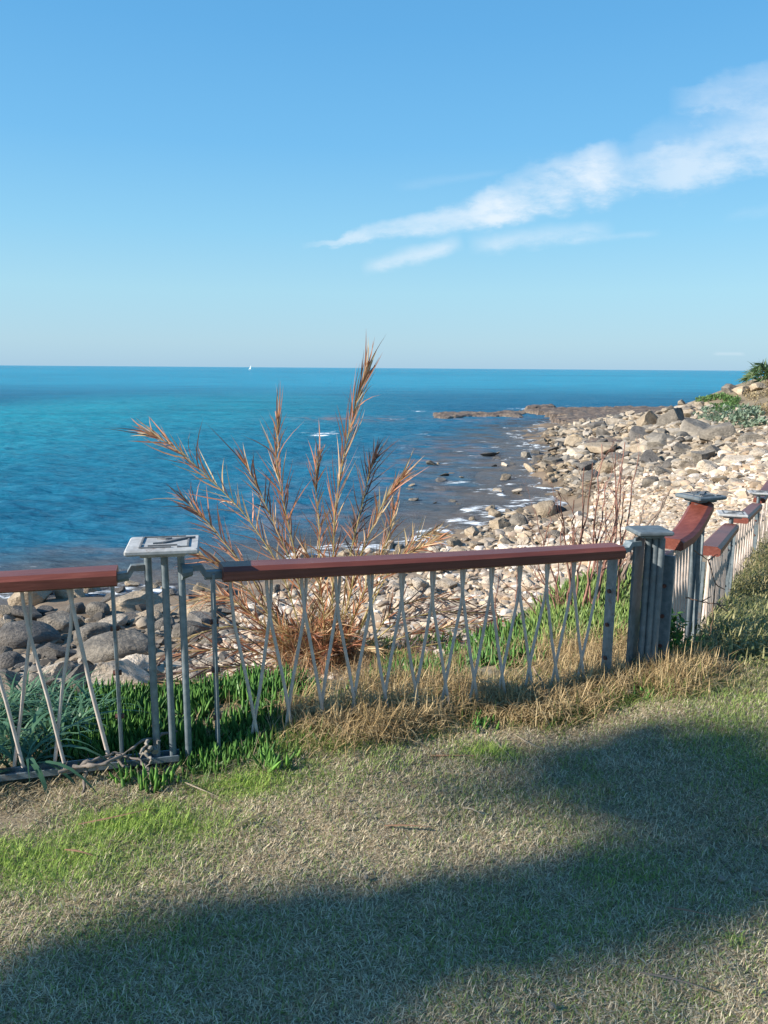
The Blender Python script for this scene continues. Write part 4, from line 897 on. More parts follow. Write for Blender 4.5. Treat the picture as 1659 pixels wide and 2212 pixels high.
# --- mown lawn
def fence_side(x, y):
    """> 0 on the lawn side of the railing"""
    pts = [PL, P0, P1, P2, P3, P4]; d = np.full(x.shape, 9.0)
    yl_ = np.interp(x, [p[0] for p in pts], [p[1] for p in pts]); return yl_ - y
def lawn():
    n = 860000; u = RG.uniform(-0.55, 0.55, n); y = np.sqrt(RG.uniform(1.35 ** 2, 4.9 ** 2, n)); x = u * (y + 0.25)
    dens = np.where(fbm(x * 3, y * 3, 3, 61) > 0.36, 1, 0.75)
    fs = fence_side(x, y); keep = (fs > 0.02) & (RG.random(n) < dens * np.clip(1.25 - 0.12 * y, 0.4, 1))
    for X, Y, rx, ry, a in [(20, 1775, 130, 36, .92), (1150, 1600, 130, 20, .6)]:
        p = at_z(X, Y, 0); q = at_z(X + rx, Y, 0); s_ = at_z(X, Y - ry, 0)
        keep &= RG.random(n) > a * np.exp(-(((x - p[0]) / np.linalg.norm(q - p)) ** 2 + ((y - p[1]) / np.linalg.norm(s_ - p)) ** 2))
    x = x[keep]; y = y[keep]; n = len(x); g = greenness(x, y); base = np.stack([x, y, Hn(x, y) + 0.001], -1)
    isg = RG.random(n) < np.clip(0.12 + g * 0.9, 0, 0.97)
    head = RG.uniform(0, 6.28, n); flat_ = RG.random(n) < 0.45; pitch = np.where(flat_, RG.uniform(-0.05, 0.3, n), np.where(isg, RG.uniform(0.4, 1.5, n), RG.uniform(0.1, 1.25, n))); isg = isg & ~(flat_ & (RG.random(n) < 0.6))
    ln = np.where(isg, RG.uniform(0.012, 0.028, n) * (1 + .7 * g), RG.uniform(0.010, 0.030, n)) * (0.8 + 0.5 * fbm(x * 2.5, y * 2.5, 3, 66))
    wd = RG.uniform(0.0013, 0.0028, n)
    P_, Wd, side = leaves(base, head, pitch, ln, wd, RG.uniform(0.2, 1.2, n), 3, [0.9, 1, 0.1])
    V, Fq = ribbons(P_, Wd, side)
    f_ = RG.random(n); gc = colmix((0.10, 0.19, 0.04), (0.40, 0.54, 0.10), np.clip(f_ * 0.7 + g * 0.35, 0, 1)); gc = gc * (1 - 0.35 * (1 - g))[:, None] + np.array([[.26, .25, .15]]) * (0.35 * (1 - g))[:, None]
    dc = colmix((0.27, 0.20, 0.12), (0.78, 0.68, 0.48), RG.random(n) ** 1.15) * (0.8 + 0.45 * fbm(x * 1.7, y * 1.7, 3, 93))[:, None]
    col = np.where(isg[:, None], gc, dc)
    o = mesh_np('grass', V, Fq, M_grass, np.repeat(col, 6, 0)); tag(o, 'short mown grass of mixed straw and green blades in front of the railing', 'grass', kind='stuff')
lawn()
def tuft_field(name, label, cat, poly, n, per, lo, hi, c0, c1, wd=(0.002, 0.005), spread=0.05, pit=(-0.1, 1.5), curve=(-0.6, 2.6), mat=None, dens_seed=None, zup=0.0, k=5):
    q = rand_in(poly, n); G = hit(q[:, 0], q[:, 1]); G = G[np.isfinite(G[:, 0])]
    if dens_seed is not None: G = G[fbm(G[:, 0] * 5, G[:, 1] * 5, 3, dens_seed) > 0.43]
    G = np.repeat(G, per, 0); m = len(G); off = RG.normal(size=(m, 2)) * spread; G = G.copy(); G[:, :2] += off
    G[:, 2] = Hs(G[:, 0], G[:, 1]) - 0.005 + zup * RG.random(m)
    head = RG.uniform(0, 6.28, m); ln = RG.uniform(lo, hi, m)
    P_, Wd, side = leaves(G, head, RG.uniform(*pit, m), ln, RG.uniform(*wd, m), RG.uniform(*curve, m), k)
    V, Fq = ribbons(P_, Wd, side); c = colmix(c0, c1, RG.random(m))
    return V, Fq, np.repeat(c, k * 2, 0)
def stuff_mesh(name, pieces, mat, label, cat):
    mb = MB()
    for V, Fq, c in pieces: mb.add(V, Fq, c)
    o = mb.build(name, mat); tag(o, label, cat, kind='stuff'); return o
STRAW0, STRAW1 = (0.20, 0.13, 0.06), (0.62, 0.47, 0.25)
front = [(620, 1560), (760, 1500), (900, 1480), (1090, 1470), (1250, 1440), (1400, 1450), (1530, 1450), (1500, 1500), (1380, 1530), (1200, 1570), (1000, 1570), (850, 1600), (700, 1640), (600, 1640)]
mid_ = [(640, 1470), (760, 1420), (930, 1440), (1120, 1400), (1250, 1380), (1360, 1400), (1360, 1440), (1100, 1480), (880, 1500), (680, 1530)]
def mound(X, Y, r, n, h, c0=STRAW0, c1=STRAW1):
    b = hit1(X, Y); q = RG.normal(size=(n, 2)) * r * [1.25, .7]; G = np.stack([b[0] + q[:, 0], b[1] + q[:, 1], b[2] + RG.random(n) ** .7 * h * np.exp(-(q ** 2).sum(1) / (2 * r * r))], -1)
    P_, Wd, side = leaves(G, RG.uniform(0, 6.28, n), RG.uniform(-.9, 1.2, n), RG.uniform(.04, .12, n), RG.uniform(.002, .0048, n), RG.uniform(-1.5, 2.8, n), 5)
    V, Fq = ribbons(P_, Wd, side); return V, Fq, np.repeat(colmix(c0, c1, RG.random(n)), 10, 0)
stuff_mesh('dry_grass', [
    mound(690, 1590, .10, 900, .10, (.2, .14, .07)), mound(770, 1560, .12, 1300, .14), mound(880, 1555, .13, 1500, .14), mound(960, 1500, .10, 800, .12, (.2, .13, .06)), mound(1060, 1530, .12, 1400, .13), mound(1160, 1535, .14, 1500, .12), mound(1260, 1500, .12, 1200, .12),
    mound(1340, 1480, .10, 900, .12), mound(1450, 1475, .12, 1400, .11), mound(1510, 1450, .09, 700, .09), mound(620, 1560, .09, 500, .08, (.2, .14, .07)), mound(1230, 1420, .12, 900, .14), mound(1010, 1440, .12, 700, .12, (.16, .10, .05), (.45, .33, .17)),
    tuft_field('', '', '', front, 700, 26, 0.05, 0.13, STRAW0, STRAW1, spread=0.035, dens_seed=71, zup=0.08, pit=(-.5, 1.2)),
    tuft_field('', '', '', mid_, 120, 20, 0.05, 0.13, (.14, .09, .045), (0.45, 0.32, 0.16), spread=0.045, dens_seed=72, zup=0.1),
    tuft_field('', '', '', [(620, 1500), (900, 1480), (1090, 1500), (1200, 1540), (1000, 1570), (850, 1600), (640, 1650)], 240, 26, 0.06, 0.15, STRAW0, (.5, .36, .17), spread=0.04, dens_seed=73, zup=0.1, pit=(-.4, 1.3)),
    tuft_field('', '', '', [(1200, 1390), (1360, 1380), (1380, 1500), (1230, 1520)], 120, 26, 0.05, 0.14, STRAW0, STRAW1, spread=0.04, dens_seed=None, zup=0.08),
    tuft_field('', '', '', [(1400, 1440), (1530, 1430), (1510, 1500), (1420, 1520)], 60, 30, 0.06, 0.16, STRAW0, STRAW1, spread=0.04, zup=0.05),
    tuft_field('', '', '', [(0, 1650), (380, 1650), (640, 1620), (620, 1690), (350, 1730), (0, 1760)], 220, 16, 0.04, 0.13, (0.2, 0.15, 0.09), (0.5, 0.42, 0.27), spread=0.05, zup=0.01, pit=(-0.1, 0.6)),
    tuft_field('', '', '', [(1150, 1330), (1250, 1280), (1365, 1260), (1370, 1400), (1100, 1430)], 130, 16, 0.05, 0.14, (0.16, 0.10, 0.05), (0.5, 0.40, 0.2), spread=0.06, zup=0.05, pit=(-.3, 1.1)),
    tuft_field('', '', '', [(190, 1510), (480, 1450), (640, 1450), (640, 1600), (240, 1650)], 150, 14, 0.04, 0.12, (0.16, 0.10, 0.05), (0.5, 0.38, 0.2), spread=0.04, zup=0.03, pit=(-.2, 1.0)),
    tuft_field('', '', '', [(600, 1400), (900, 1380), (960, 1450), (640, 1480)], 160, 24, 0.08, 0.2, (0.22, 0.13, 0.06), (0.45, 0.3, 0.15), spread=0.06, zup=0.1),
], M_dry, 'wiry straw-coloured grass tufts matted along the foot of the railing', 'dry grass')
G0, G1 = (0.05, 0.11, 0.02), (0.17, 0.26, 0.06)
stuff_mesh('weeds', [
    tuft_field('', '', '', front, 560, 22, 0.05, 0.13, (0.05, 0.10, 0.02), (0.22, 0.28, 0.07), spread=0.04, dens_seed=81, wd=(0.002, 0.005)),
    tuft_field('', '', '', [(380, 1600), (640, 1570), (640, 1680), (380, 1710)], 130, 20, 0.03, 0.1, G0, G1, spread=0.05, wd=(0.002, 0.006)),
    tuft_field('', '', '', [(1150, 1300), (1360, 1240), (1350, 1400), (1100, 1430)], 150, 20, 0.08, 0.2, (0.09, 0.15, 0.03), (0.33, 0.36, 0.12), spread=0.06, wd=(0.003, 0.006)),
    tuft_field('', '', '', [(1560, 1250), (1700, 1200), (1720, 1420), (1560, 1430)], 420, 34, 0.03, 0.08, (0.08, 0.12, 0.035), (0.40, 0.36, 0.17), spread=0.12, wd=(0.005, 0.012), zup=0.10),
    tuft_field('', '', '', [(1630, 1210), (1760, 1150), (1760, 1300), (1640, 1300)], 300, 34, 0.04, 0.10, (0.07, 0.10, 0.03), (0.34, 0.28, 0.14), spread=0.16, wd=(0.006, 0.014), zup=0.22),
    tuft_field('', '', '', [(1540, 1390), (1700, 1380), (1700, 1500), (1520, 1500)], 160, 24, 0.02, 0.06, (0.07, 0.10, 0.03), (0.33, 0.31, 0.13), spread=0.08, wd=(0.002, 0.005)),
], M_leaf, 'low green and yellowing weeds among the dry grass and on the slope by the far posts', 'weeds')

# --- ice plant
def fingers(G, per, lo, hi, r, spread, c0, c1, up=1.15):
    m = len(G) * per; B_ = np.repeat(G, per, 0) + np.concatenate([RG.normal(size=(m, 2)) * spread, np.zeros((m, 1))], 1)
    B_[:, 2] -= 0.01
    head = RG.uniform(0, 6.28, m); k = 5; ln = RG.uniform(lo, hi, m)
    P_, Wd, side = leaves(B_, head, RG.uniform(0.55, 1.35, m), ln, np.ones(m), RG.uniform(-0.9, 0.05, m), k)
    rr = r * RG.uniform(0.75, 1.15, m)[:, None] * np.array([[0.75, 1.0, 0.95, 0.7, 0.06]])
    V, Fq = tubes(P_, rr, 4); c = colmix(c0, c1, RG.random(m)); t = np.tile(np.repeat(np.linspace(0.0, 1, k), 4), m)
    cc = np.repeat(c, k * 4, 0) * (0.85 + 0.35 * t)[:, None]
    return V, Fq, cc
def gpoly(poly, n, seed=None, thr=0.4):
    q = rand_in(poly, n); G = hit(q[:, 0], q[:, 1]); G = G[np.isfinite(G[:, 0])]
    if seed is not None: G = G[fbm(G[:, 0] * 7, G[:, 1] * 7, 3, seed) > thr + .05]
    return G
I0, I1 = (0.022, 0.075, 0.016), (0.10, 0.21, 0.045)
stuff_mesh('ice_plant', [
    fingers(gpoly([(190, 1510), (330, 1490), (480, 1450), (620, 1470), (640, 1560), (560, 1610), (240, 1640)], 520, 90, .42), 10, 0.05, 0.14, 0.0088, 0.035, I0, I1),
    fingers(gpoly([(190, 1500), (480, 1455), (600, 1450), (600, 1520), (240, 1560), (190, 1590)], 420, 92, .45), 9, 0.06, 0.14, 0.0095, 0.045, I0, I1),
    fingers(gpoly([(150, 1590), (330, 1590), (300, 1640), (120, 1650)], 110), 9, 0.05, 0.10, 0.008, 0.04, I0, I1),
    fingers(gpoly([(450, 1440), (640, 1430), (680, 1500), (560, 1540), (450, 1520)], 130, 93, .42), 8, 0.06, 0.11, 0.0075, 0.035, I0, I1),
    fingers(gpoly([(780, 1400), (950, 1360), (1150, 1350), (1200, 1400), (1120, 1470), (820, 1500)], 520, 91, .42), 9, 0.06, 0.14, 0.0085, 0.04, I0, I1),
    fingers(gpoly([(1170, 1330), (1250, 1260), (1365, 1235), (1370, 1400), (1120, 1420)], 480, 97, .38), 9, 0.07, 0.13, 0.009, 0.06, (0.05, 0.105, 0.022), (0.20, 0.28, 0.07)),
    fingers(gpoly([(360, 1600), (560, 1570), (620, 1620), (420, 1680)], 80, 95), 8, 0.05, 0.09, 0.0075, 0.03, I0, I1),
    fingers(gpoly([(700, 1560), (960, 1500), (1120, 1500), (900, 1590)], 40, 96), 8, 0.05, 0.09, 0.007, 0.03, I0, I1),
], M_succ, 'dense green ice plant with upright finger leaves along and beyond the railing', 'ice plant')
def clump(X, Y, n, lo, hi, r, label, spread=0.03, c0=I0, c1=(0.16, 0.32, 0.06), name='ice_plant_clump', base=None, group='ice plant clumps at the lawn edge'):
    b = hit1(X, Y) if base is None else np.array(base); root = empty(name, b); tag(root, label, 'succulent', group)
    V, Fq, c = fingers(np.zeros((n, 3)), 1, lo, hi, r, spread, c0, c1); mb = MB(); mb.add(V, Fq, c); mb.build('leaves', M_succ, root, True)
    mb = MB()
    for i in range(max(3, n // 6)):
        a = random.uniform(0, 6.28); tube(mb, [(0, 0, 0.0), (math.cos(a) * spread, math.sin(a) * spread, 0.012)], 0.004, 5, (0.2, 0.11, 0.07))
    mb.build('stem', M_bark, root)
for a in [(585, 1665, 26, .06, .12, .0085, 'upright ice plant clump on the lawn right of the end bar foot'), (555, 1620, 22, .05, .10, .008, 'ice plant clump just behind the upright one near the lawn'),
          (340, 1700, 22, .06, .11, .0085, 'bright ice plant clump spilling onto the lawn below the tube post'), (275, 1690, 20, .06, .11, .0085, 'darker ice plant clump left of the bright one under the tube post'),
          (400, 1560, 16, .07, .13, .009, 'tall-fingered ice plant clump right beside the tube post', ), (395, 1640, 20, .05, .10, .0085, 'ice plant clump with red stems in front of the tube post'),
          (270, 1590, 14, .05, .09, .0085, 'small ice plant rosette between the end bar and the tube post'), (1035, 1580, 24, .05, .09, .0085, 'lone ice plant clump on the lawn in front of the dry tufts'),
          (765, 1505, 14, .06, .1, .009, 'pale-tipped ice plant rosette under the palm'), (455, 1640, 16, .05, .1, .008, 'ice plant clump between the two bare-stemmed ones'),
          (1390, 1510, 12, .04, .08, .008, 'tiny ice plant sprig at the foot of the corner post'),
          (660, 1585, 14, .05, .1, .0085, 'ice plant sprig poking from the straw left of the palm'), (1150, 1500, 14, .05, .1, .0085, 'ice plant sprig amid the straw below the reddish stems'), (900, 1530, 12, .05, .09, .0085, 'ice plant sprig amid the straw under the middle rods'), (510, 1600, 20, .06, .12, .009, 'ice plant clump right of the end bar, half behind the rods')]:
    clump(*a)
# leafy bush at the second post
def leafy(name, X, Y, h, rad, n, ls, c0, c1, label, cat, base=None):
    b = hit1(X, Y) if base is None else np.array(base, float); root = empty(name, b); tag(root, label, cat)
    q = nrm(RG.normal(size=(n, 3))) * RG.uniform(0.3, 1, (n, 1)) ** 0.5; q[:, 2] = np.abs(q[:, 2]); q = q * [[rad, rad, h]]
    head = RG.uniform(0, 6.28, n); P_, Wd, side = leaves(q, head, RG.uniform(-0.4, 1.2, n), RG.uniform(ls * .6, ls * 1.3, n), RG.uniform(ls * .25, ls * .45, n), RG.uniform(0, 1.2, n), 4, [0.4, 1, 0.8, 0.08])
    V, Fq = ribbons(P_, Wd, side); mb = MB(); mb.add(V, Fq, np.repeat(colmix(c0, c1, RG.random(n)), 8, 0)); mb.build('foliage', M_leaf, root)
    mb = MB()
    for i in range(9):
        a = random.uniform(0, 6.28); tube(mb, [(0, 0, -0.02), (math.cos(a) * rad * .3, math.sin(a) * rad * .3, h * .4), (math.cos(a) * rad * .6, math.sin(a) * rad * .6, h * .75)], [0.006, 0.004, 0.002], 5, (0.12, 0.09, 0.05))
    mb.build('stem', M_bark, root)
leafy('leafy_weed', 1465, 1430, 0.34, 0.13, 420, 0.055, (0.03, 0.09, 0.02), (0.12, 0.26, 0.05), 'glossy green leafy weed growing between the corner post and the raised post', 'weed', base=(1.50, 3.95, 0.04))
leafy('leafy_weed', 1500, 1480, 0.12, 0.1, 120, 0.05, (0.05, 0.12, 0.03), (0.2, 0.36, 0.08), 'small light green weed at the foot of the raised post', 'weed', base=(1.72, 4.1, 0.04))
# --- strap-leaved bulbs
def strappy(X, Y, n, lo, hi, wd, label, cu=(1.2, 2.6), base=None, c0=(0.035, 0.10, 0.055), c1=(0.12, 0.24, 0.13), pit=(0.8, 1.5)):
    b = hit1(X, Y) if base is None else np.array(base, float); root = empty('strap_leaved_plant', b); tag(root, label, 'plant', 'strap-leaved plants by the left panel')
    head = RG.uniform(0, 6.28, n); base_ = np.concatenate([RG.normal(size=(n, 2)) * 0.025, np.zeros((n, 1))], 1)
    P_, Wd, side = leaves(base_, head, RG.uniform(*pit, n), RG.uniform(lo, hi, n), RG.uniform(wd * .6, wd * 1.1, n), RG.uniform(*cu, n), 9, np.interp(np.linspace(0, 1, 9), [0, .5, 1], [.8, 1, .06]))
    V, Fq = ribbons(P_, Wd, side); mb = MB(); mb.add(V, Fq, np.repeat(colmix(c0, c1, RG.random(n)), 18, 0)); mb.build('leaves', M_leaf, root, True)
strappy(50, 1660, 34, 0.3, 0.62, 0.02, 'bluish strap-leaved plant with long leaves drooping over the bottom rail onto the lawn', base=at_z(45, 1668, 0.0), cu=(1.6, 3.2))
for X, Y, lb in [(30, 1625, 'strap-leaved plant right behind the bottom rail at the picture edge'), (110, 1620, 'strap-leaved plant right behind the bottom rail between two rods'), (170, 1590, 'short strap-leaved plant among the ice plant edge'), (-20, 1590, 'strap-leaved plant half outside the view behind the left rail'), (20, 1560, 'strap-leaved plant behind the railing at the picture edge'), (90, 1570, 'strap-leaved plant behind the first pair of crossing rods'), (150, 1560, 'strap-leaved plant in the middle of the leafy mass behind the rods'), (205, 1560, 'strap-leaved plant nearest the flat end bar'), (60, 1530, 'taller strap-leaved plant at the back against the boulders'), (130, 1525, 'seedling-tipped strap-leaved plant at the back right under the blocky boulder'), (-40, 1560, 'strap-leaved plant cut by the picture edge')]:
    strappy(X, Y, 90, 0.14, 0.32, 0.011, lb, cu=(1.0, 2.8), pit=(0.5, 1.5))
# --- dead vine on the bottom rail
def vine(name, paths, r, c, label, cat, knob=0.25):
    b = np.array(paths[0][0]); root = empty(name, b); tag(root, label, cat)
    mb = MB()
    for pth in paths:
        p = np.array(pth, float) - b; u = np.linspace(0, len(p) - 1, (len(p) - 1) * 7 + 1); Q = np.stack([np.interp(u, range(len(p)), p[:, k]) for k in range(3)], -1)
        Q += RG.normal(size=Q.shape) * r * 0.5; rr = r * (1 - 0.5 * np.linspace(0, 1, len(Q))) * (1 + knob * RG.normal(size=len(Q)))
        tube(mb, Q, np.clip(rr, r * .3, r * 2), 6, c)
    mb.build('branch', M_bark, root, True); return root
def az(X, Y, z): return at_z(X, Y, z)
vine('dead_vine', [[az(130, 1668, .07), az(200, 1645, .09), az(250, 1625, .09), az(300, 1640, .08), az(340, 1650, .03)], [az(250, 1628, .09), az(265, 1655, .06), az(300, 1690, .01)], [az(300, 1640, .08), az(325, 1675, .03), az(330, 1700, .0)], [az(190, 1645, .09), az(185, 1680, .04), az(180, 1730, .0)], [az(160, 1658, .08), az(230, 1650, .09), az(310, 1600, .12), az(380, 1580, .14)]],
     0.0075, (0.20, 0.17, 0.145), 'knotted grey dead vine hanging over the bottom rail', 'vine', 0.35)
vine('dead_vine', [[az(320, 1600, .13), az(305, 1625, .12), az(330, 1640, .1), az(310, 1665, .05)], [az(330, 1610, .13), az(300, 1640, .08)], [az(335, 1625, .1), az(345, 1600, .12)]], 0.008, (0.27, 0.24, 0.2), 'short twisted dead stump of vine at the foot of the tube post', 'vine', 0.45)

# --- dead palm clump
palm_base = np.array([*hit1(690, 1440)[:2], 0]); palm_base[2] = Hs(palm_base[0:1], palm_base[1:2])[0]
print('palm base', palm_base)
DP = palm_base[1]
palm = empty('date_palm', palm_base); tag(palm, 'bushy date palm with mostly dead rust-brown fronds growing beyond the railing', 'palm')
RUST = [(0.40, 0.165, 0.08), (0.47, 0.21, 0.11), (0.27, 0.115, 0.065), (0.54, 0.36, 0.21), (0.33, 0.14, 0.08)]
STRAWC = [(0.52, 0.37, 0.19), (0.62, 0.48, 0.28), (0.42, 0.22, 0.11)]
DARKC = [(0.12, 0.07, 0.06), (0.18, 0.11, 0.09), (0.09, 0.065, 0.06)]
GREENC = [(0.12, 0.16, 0.05), (0.20, 0.22, 0.08), (0.35, 0.30, 0.14)]
def frond(parent, org, pts, n, ll, ang, cols, start=0.12, rw=0.011, lw=0.011, droop=0.0, flat=None, mat=None, jit=0.12, name='frond', rcol=(0.42, 0.34, 0.14)):
    p = np.array(pts, float) - org; kk = 16
    u = np.linspace(0, len(p) - 1, kk * 3); Q = np.stack([np.interp(u, range(len(p)), p[:, k]) for k in range(3)], -1)
    for _ in range(10): Q[1:-1] = (Q[:-2] + 2 * Q[1:-1] + Q[2:]) / 4
    T = nrm(np.gradient(Q, axis=0)); mb = MB(); rr = np.interp(np.linspace(0, 1, len(Q)), [0, 1], [rw, rw * 0.25])
    tube(mb, Q, rr, 5, rcol)
    n = int(n * 0.95); ll = ll * 1.4; lw = lw * 1.5; ang = ang * .9
    s = np.linspace(start, 1.0, n); s = np.repeat(s, 2) + RG.uniform(-0.4 / n, 0.4 / n, 2 * n); s = np.clip(s, 0, 1); sg = np.tile([-1.0, 1.0], n)
    fi = s * (len(Q) - 1); B_ = np.stack([np.interp(fi, range(len(Q)), Q[:, k]) for k in range(3)], -1); Tg = nrm(np.stack([np.interp(fi, range(len(Q)), T[:, k]) for k in range(3)], -1))
    viewd = np.array([0, -1.0, 0.15]) if flat is None else np.array(flat)   # the frond's blade faces this way
    sd_ = nrm(np.cross(Tg, viewd)); nd = np.cross(sd_, Tg)
    m = 2 * n; a = ang * RG.uniform(0.4, 1.6, m) * np.interp(s, [0, 0.6, 1], [1.25, 1, 0.55]); el = RG.normal(size=m) * 0.5
    D = Tg * np.cos(a)[:, None] + (sd_ * sg[:, None] * np.cos(el)[:, None] + nd * np.sin(el)[:, None]) * np.sin(a)[:, None]
    L_ = ll * np.interp(s, [0, 0.3, 0.75, 1], [0.75, 1, 0.95, 0.8]) * RG.uniform(0.6, 1.2, m) * np.where(RG.random(m) < .14, .4, 1)
    k = 5; t = np.linspace(0, 1, k); bend = RG.normal(size=(m, 3)) * (jit * np.where(RG.random(m) < .2, 3.0, 1.1))[:, None]
    P_ = B_[:, None] + D[:, None] * (t[None, :, None] * L_[:, None, None]) + (bend[:, None] * (t ** 2)[None, :, None] * L_[:, None, None]); P_[..., 2] -= droop * (t ** 2)[None] * L_[:, None]
    side = nrm(np.cross(D, RG.normal(size=(m, 3)) * 0.45 + viewd[None])); Wd = lw * RG.uniform(0.6, 1.2, m)[:, None] * np.array([[0.7, 1.0, 0.85, 0.55, 0.05]])
    V, Fq = ribbons(P_, Wd, side); cc = np.array(cols)[RG.integers(0, len(cols), m)] * RG.uniform(0.75, 1.25, (m, 1))
    tf = np.tile(np.repeat(t, 2), m)[:, None]; cv = np.repeat(cc, 2 * k, 0) * (1 - 0.15 * tf)
    mb.add(V, Fq, cv); return mb.build(name, mat or M_dry, parent)
def fp(X, Y, dd=0.0): return at_y(X, Y, DP + dd)
PB = palm_base
FR = [  # (pixel path with depth offsets), pairs, leaflet length, angle, colours
    ([(660, 1400, 0), (610, 1230, 0.05), (530, 1110, .1), (440, 1020, .1), (370, 960, .1), (320, 935, .1)], 46, .36, .50, STRAWC + RUST, .10),
    ([(670, 1400, 0), (650, 1250, 0), (615, 1100, 0), (596, 1000, .0), (600, 900, .0)], 50, .34, .38, RUST, .10),
    ([(715, 1400, 0), (720, 1230, 0), (722, 1100, .0), (745, 970, 0), (770, 870, 0), (792, 795, 0)], 54, .40, .30, RUST + RUST + STRAWC, .10),
    ([(730, 1400, 0), (755, 1200, .1), (785, 1080, .15), (800, 1010, .15), (812, 985, .15)], 34, .27, .55, DARKC, .25),
    ([(730, 1400, 0), (770, 1220, -.1), (830, 1080, -.15), (870, 1030, -.15)], 34, .28, .40, RUST + STRAWC, .15),
    ([(680, 1400, 0), (640, 1240, -.1), (600, 1150, -.2), (560, 1060, -.2), (530, 1000, -.2)], 32, .30, .42, RUST + DARKC, .15),
    ([(690, 1400, 0), (690, 1250, .1), (690, 1130, .2), (680, 1040, .2), (690, 980, .2)], 32, .28, .45, RUST, .15),
    ([(650, 1420, 0), (560, 1300, -.1), (480, 1220, -.2), (430, 1200, -.2)], 32, .30, .5, STRAWC + RUST, .12),
    ([(650, 1420, 0), (540, 1240, .1), (450, 1130, .2), (400, 1080, .2)], 34, .32, .5, RUST + DARKC, .12),
    ([(760, 1400, 0), (830, 1230, 0), (890, 1190, 0), (950, 1165, 0)], 40, .20, .5, STRAWC + RUST, .25),
    ([(760, 1400, 0), (830, 1250, .1), (900, 1160, .15), (945, 1150, .2)], 30, .2, .7, STRAWC, .35),
    ([(650, 1440, 0), (560, 1410, -.3), (480, 1400, -.45), (400, 1410, -.5)], 30, .26, .45, DARKC + RUST, .2),
    ([(650, 1450, 0), (560, 1440, -.3), (470, 1440, -.5), (380, 1455, -.55)], 30, .26, .45, DARKC, .2),
    ([(640, 1460, 0), (560, 1455, -.2), (440, 1475, -.4), (300, 1480, -.5)], 22, .2, .4, STRAWC + GREENC, .4),
    ([(780, 1410, 0), (860, 1340, -.2), (950, 1320, -.2), (1050, 1325, -.1)], 30, .26, .45, DARKC, .25),
    ([(780, 1420, 0), (880, 1370, -.1), (990, 1350, 0), (1110, 1340, .1)], 30, .24, .45, DARKC + RUST, .25),
    ([(790, 1430, 0), (880, 1400, -.1), (980, 1385, 0), (1060, 1390, .1)], 24, .22, .5, DARKC, .25),
    ([(640, 1420, 0), (560, 1340, -.1), (500, 1290, -.1), (440, 1290, -.1)], 30, .26, .5, STRAWC + RUST, .15),
    ([(780, 1420, 0), (850, 1310, .1), (930, 1290, .2), (1010, 1300, .3)], 26, .24, .5, DARKC + RUST, .2),
    ([(790, 1440, 0), (880, 1420, -.1), (960, 1420, -.1), (1030, 1440, -.1)], 22, .22, .55, DARKC + STRAWC, .2),
    ([(640, 1440, 0), (580, 1370, -.2), (500, 1350, -.3), (420, 1370, -.4), (350, 1420, -.45)], 30, .26, .45, DARKC + STRAWC, .15),
    ([(640, 1440, 0), (540, 1320, 0), (470, 1280, 0), (400, 1300, 0)], 28, .26, .5, STRAWC + RUST, .15),
    ([(740, 1400, 0), (800, 1240, .2), (840, 1160, .3), (850, 1100, .35)], 30, .28, .5, STRAWC + RUST, .12),
    ([(720, 1400, 0), (760, 1280, .3), (770, 1200, .4), (765, 1130, .45)], 28, .26, .5, RUST + DARKC, .12),
    ([(700, 1420, 0), (700, 1330, -.2), (690, 1260, -.3), (660, 1190, -.35)], 30, .24, .5, RUST + STRAWC, .15),
    ([(740, 1420, 0), (760, 1340, -.2), (790, 1270, -.25), (820, 1210, -.25)], 30, .24, .5, RUST + STRAWC, .15),
]
for path, n, ll, ang, cols, st in FR:
    frond(palm, PB, [fp(*q) for q in path], n, ll, ang, cols, start=st)
for i in range(54):   # the tangle of short spiny fronds round the heart of the palm
    a = random.uniform(0, 2 * math.pi); up = random.uniform(0.15, 1.3); L_ = random.uniform(0.35, 0.75)
    s_ = PB + np.array([random.uniform(-.34, .34), random.uniform(-.15, .15), random.uniform(0, .15)])
    e = s_ + np.array([math.cos(a) * L_ * math.cos(up) * 1.1, math.sin(a) * L_ * math.cos(up), L_ * math.sin(up)])
    mid = (s_ + e) / 2 + np.array([0, 0, 0.1]); frond(palm, PB, [s_, mid, e], 24, random.uniform(.16, .26), random.uniform(.4, .65), random.choice([RUST + STRAWC, STRAWC, RUST + DARKC, RUST]), start=0.1, droop=0.15, lw=.009)
n = 4200; a_ = RG.uniform(0, 6.28, n); rr_ = RG.random(n) ** .6
bb = np.stack([np.cos(a_) * rr_ * .52, np.sin(a_) * rr_ * .26, RG.uniform(-.05, .32, n) * (1 - rr_ * .6)], -1)
P_, Wd, side = leaves(bb, RG.uniform(0, 6.28, n), RG.uniform(.2, 1.5, n), RG.uniform(.15, .5, n), RG.uniform(.005, .012, n), RG.uniform(-.2, 1.6, n), 6)
V, Fq = ribbons(P_, Wd, side); mb = MB(); mb.add(V, Fq, np.repeat(np.array(STRAWC + RUST + DARKC[:1] + STRAWC + [(.42, .32, .2)] * 3)[RG.integers(0, 15, n)] * RG.uniform(.7, 1.2, (n, 1)), 12, 0)); mb.build('dead_leaves', M_dry, palm)
mb = MB()
for i in range(26):
    a = random.uniform(0, 6.28); r_ = random.uniform(0, .2); tube(mb, [(math.cos(a) * r_, math.sin(a) * r_ * .7, -0.05), (math.cos(a) * r_ * 1.5, math.sin(a) * r_, random.uniform(.1, .4))], [0.016, 0.006], 5, random.choice([(0.25, .17, .09), (.16, .10, .06), (.2, .17, .07)]))
mb.build('stem', M_bark, palm)
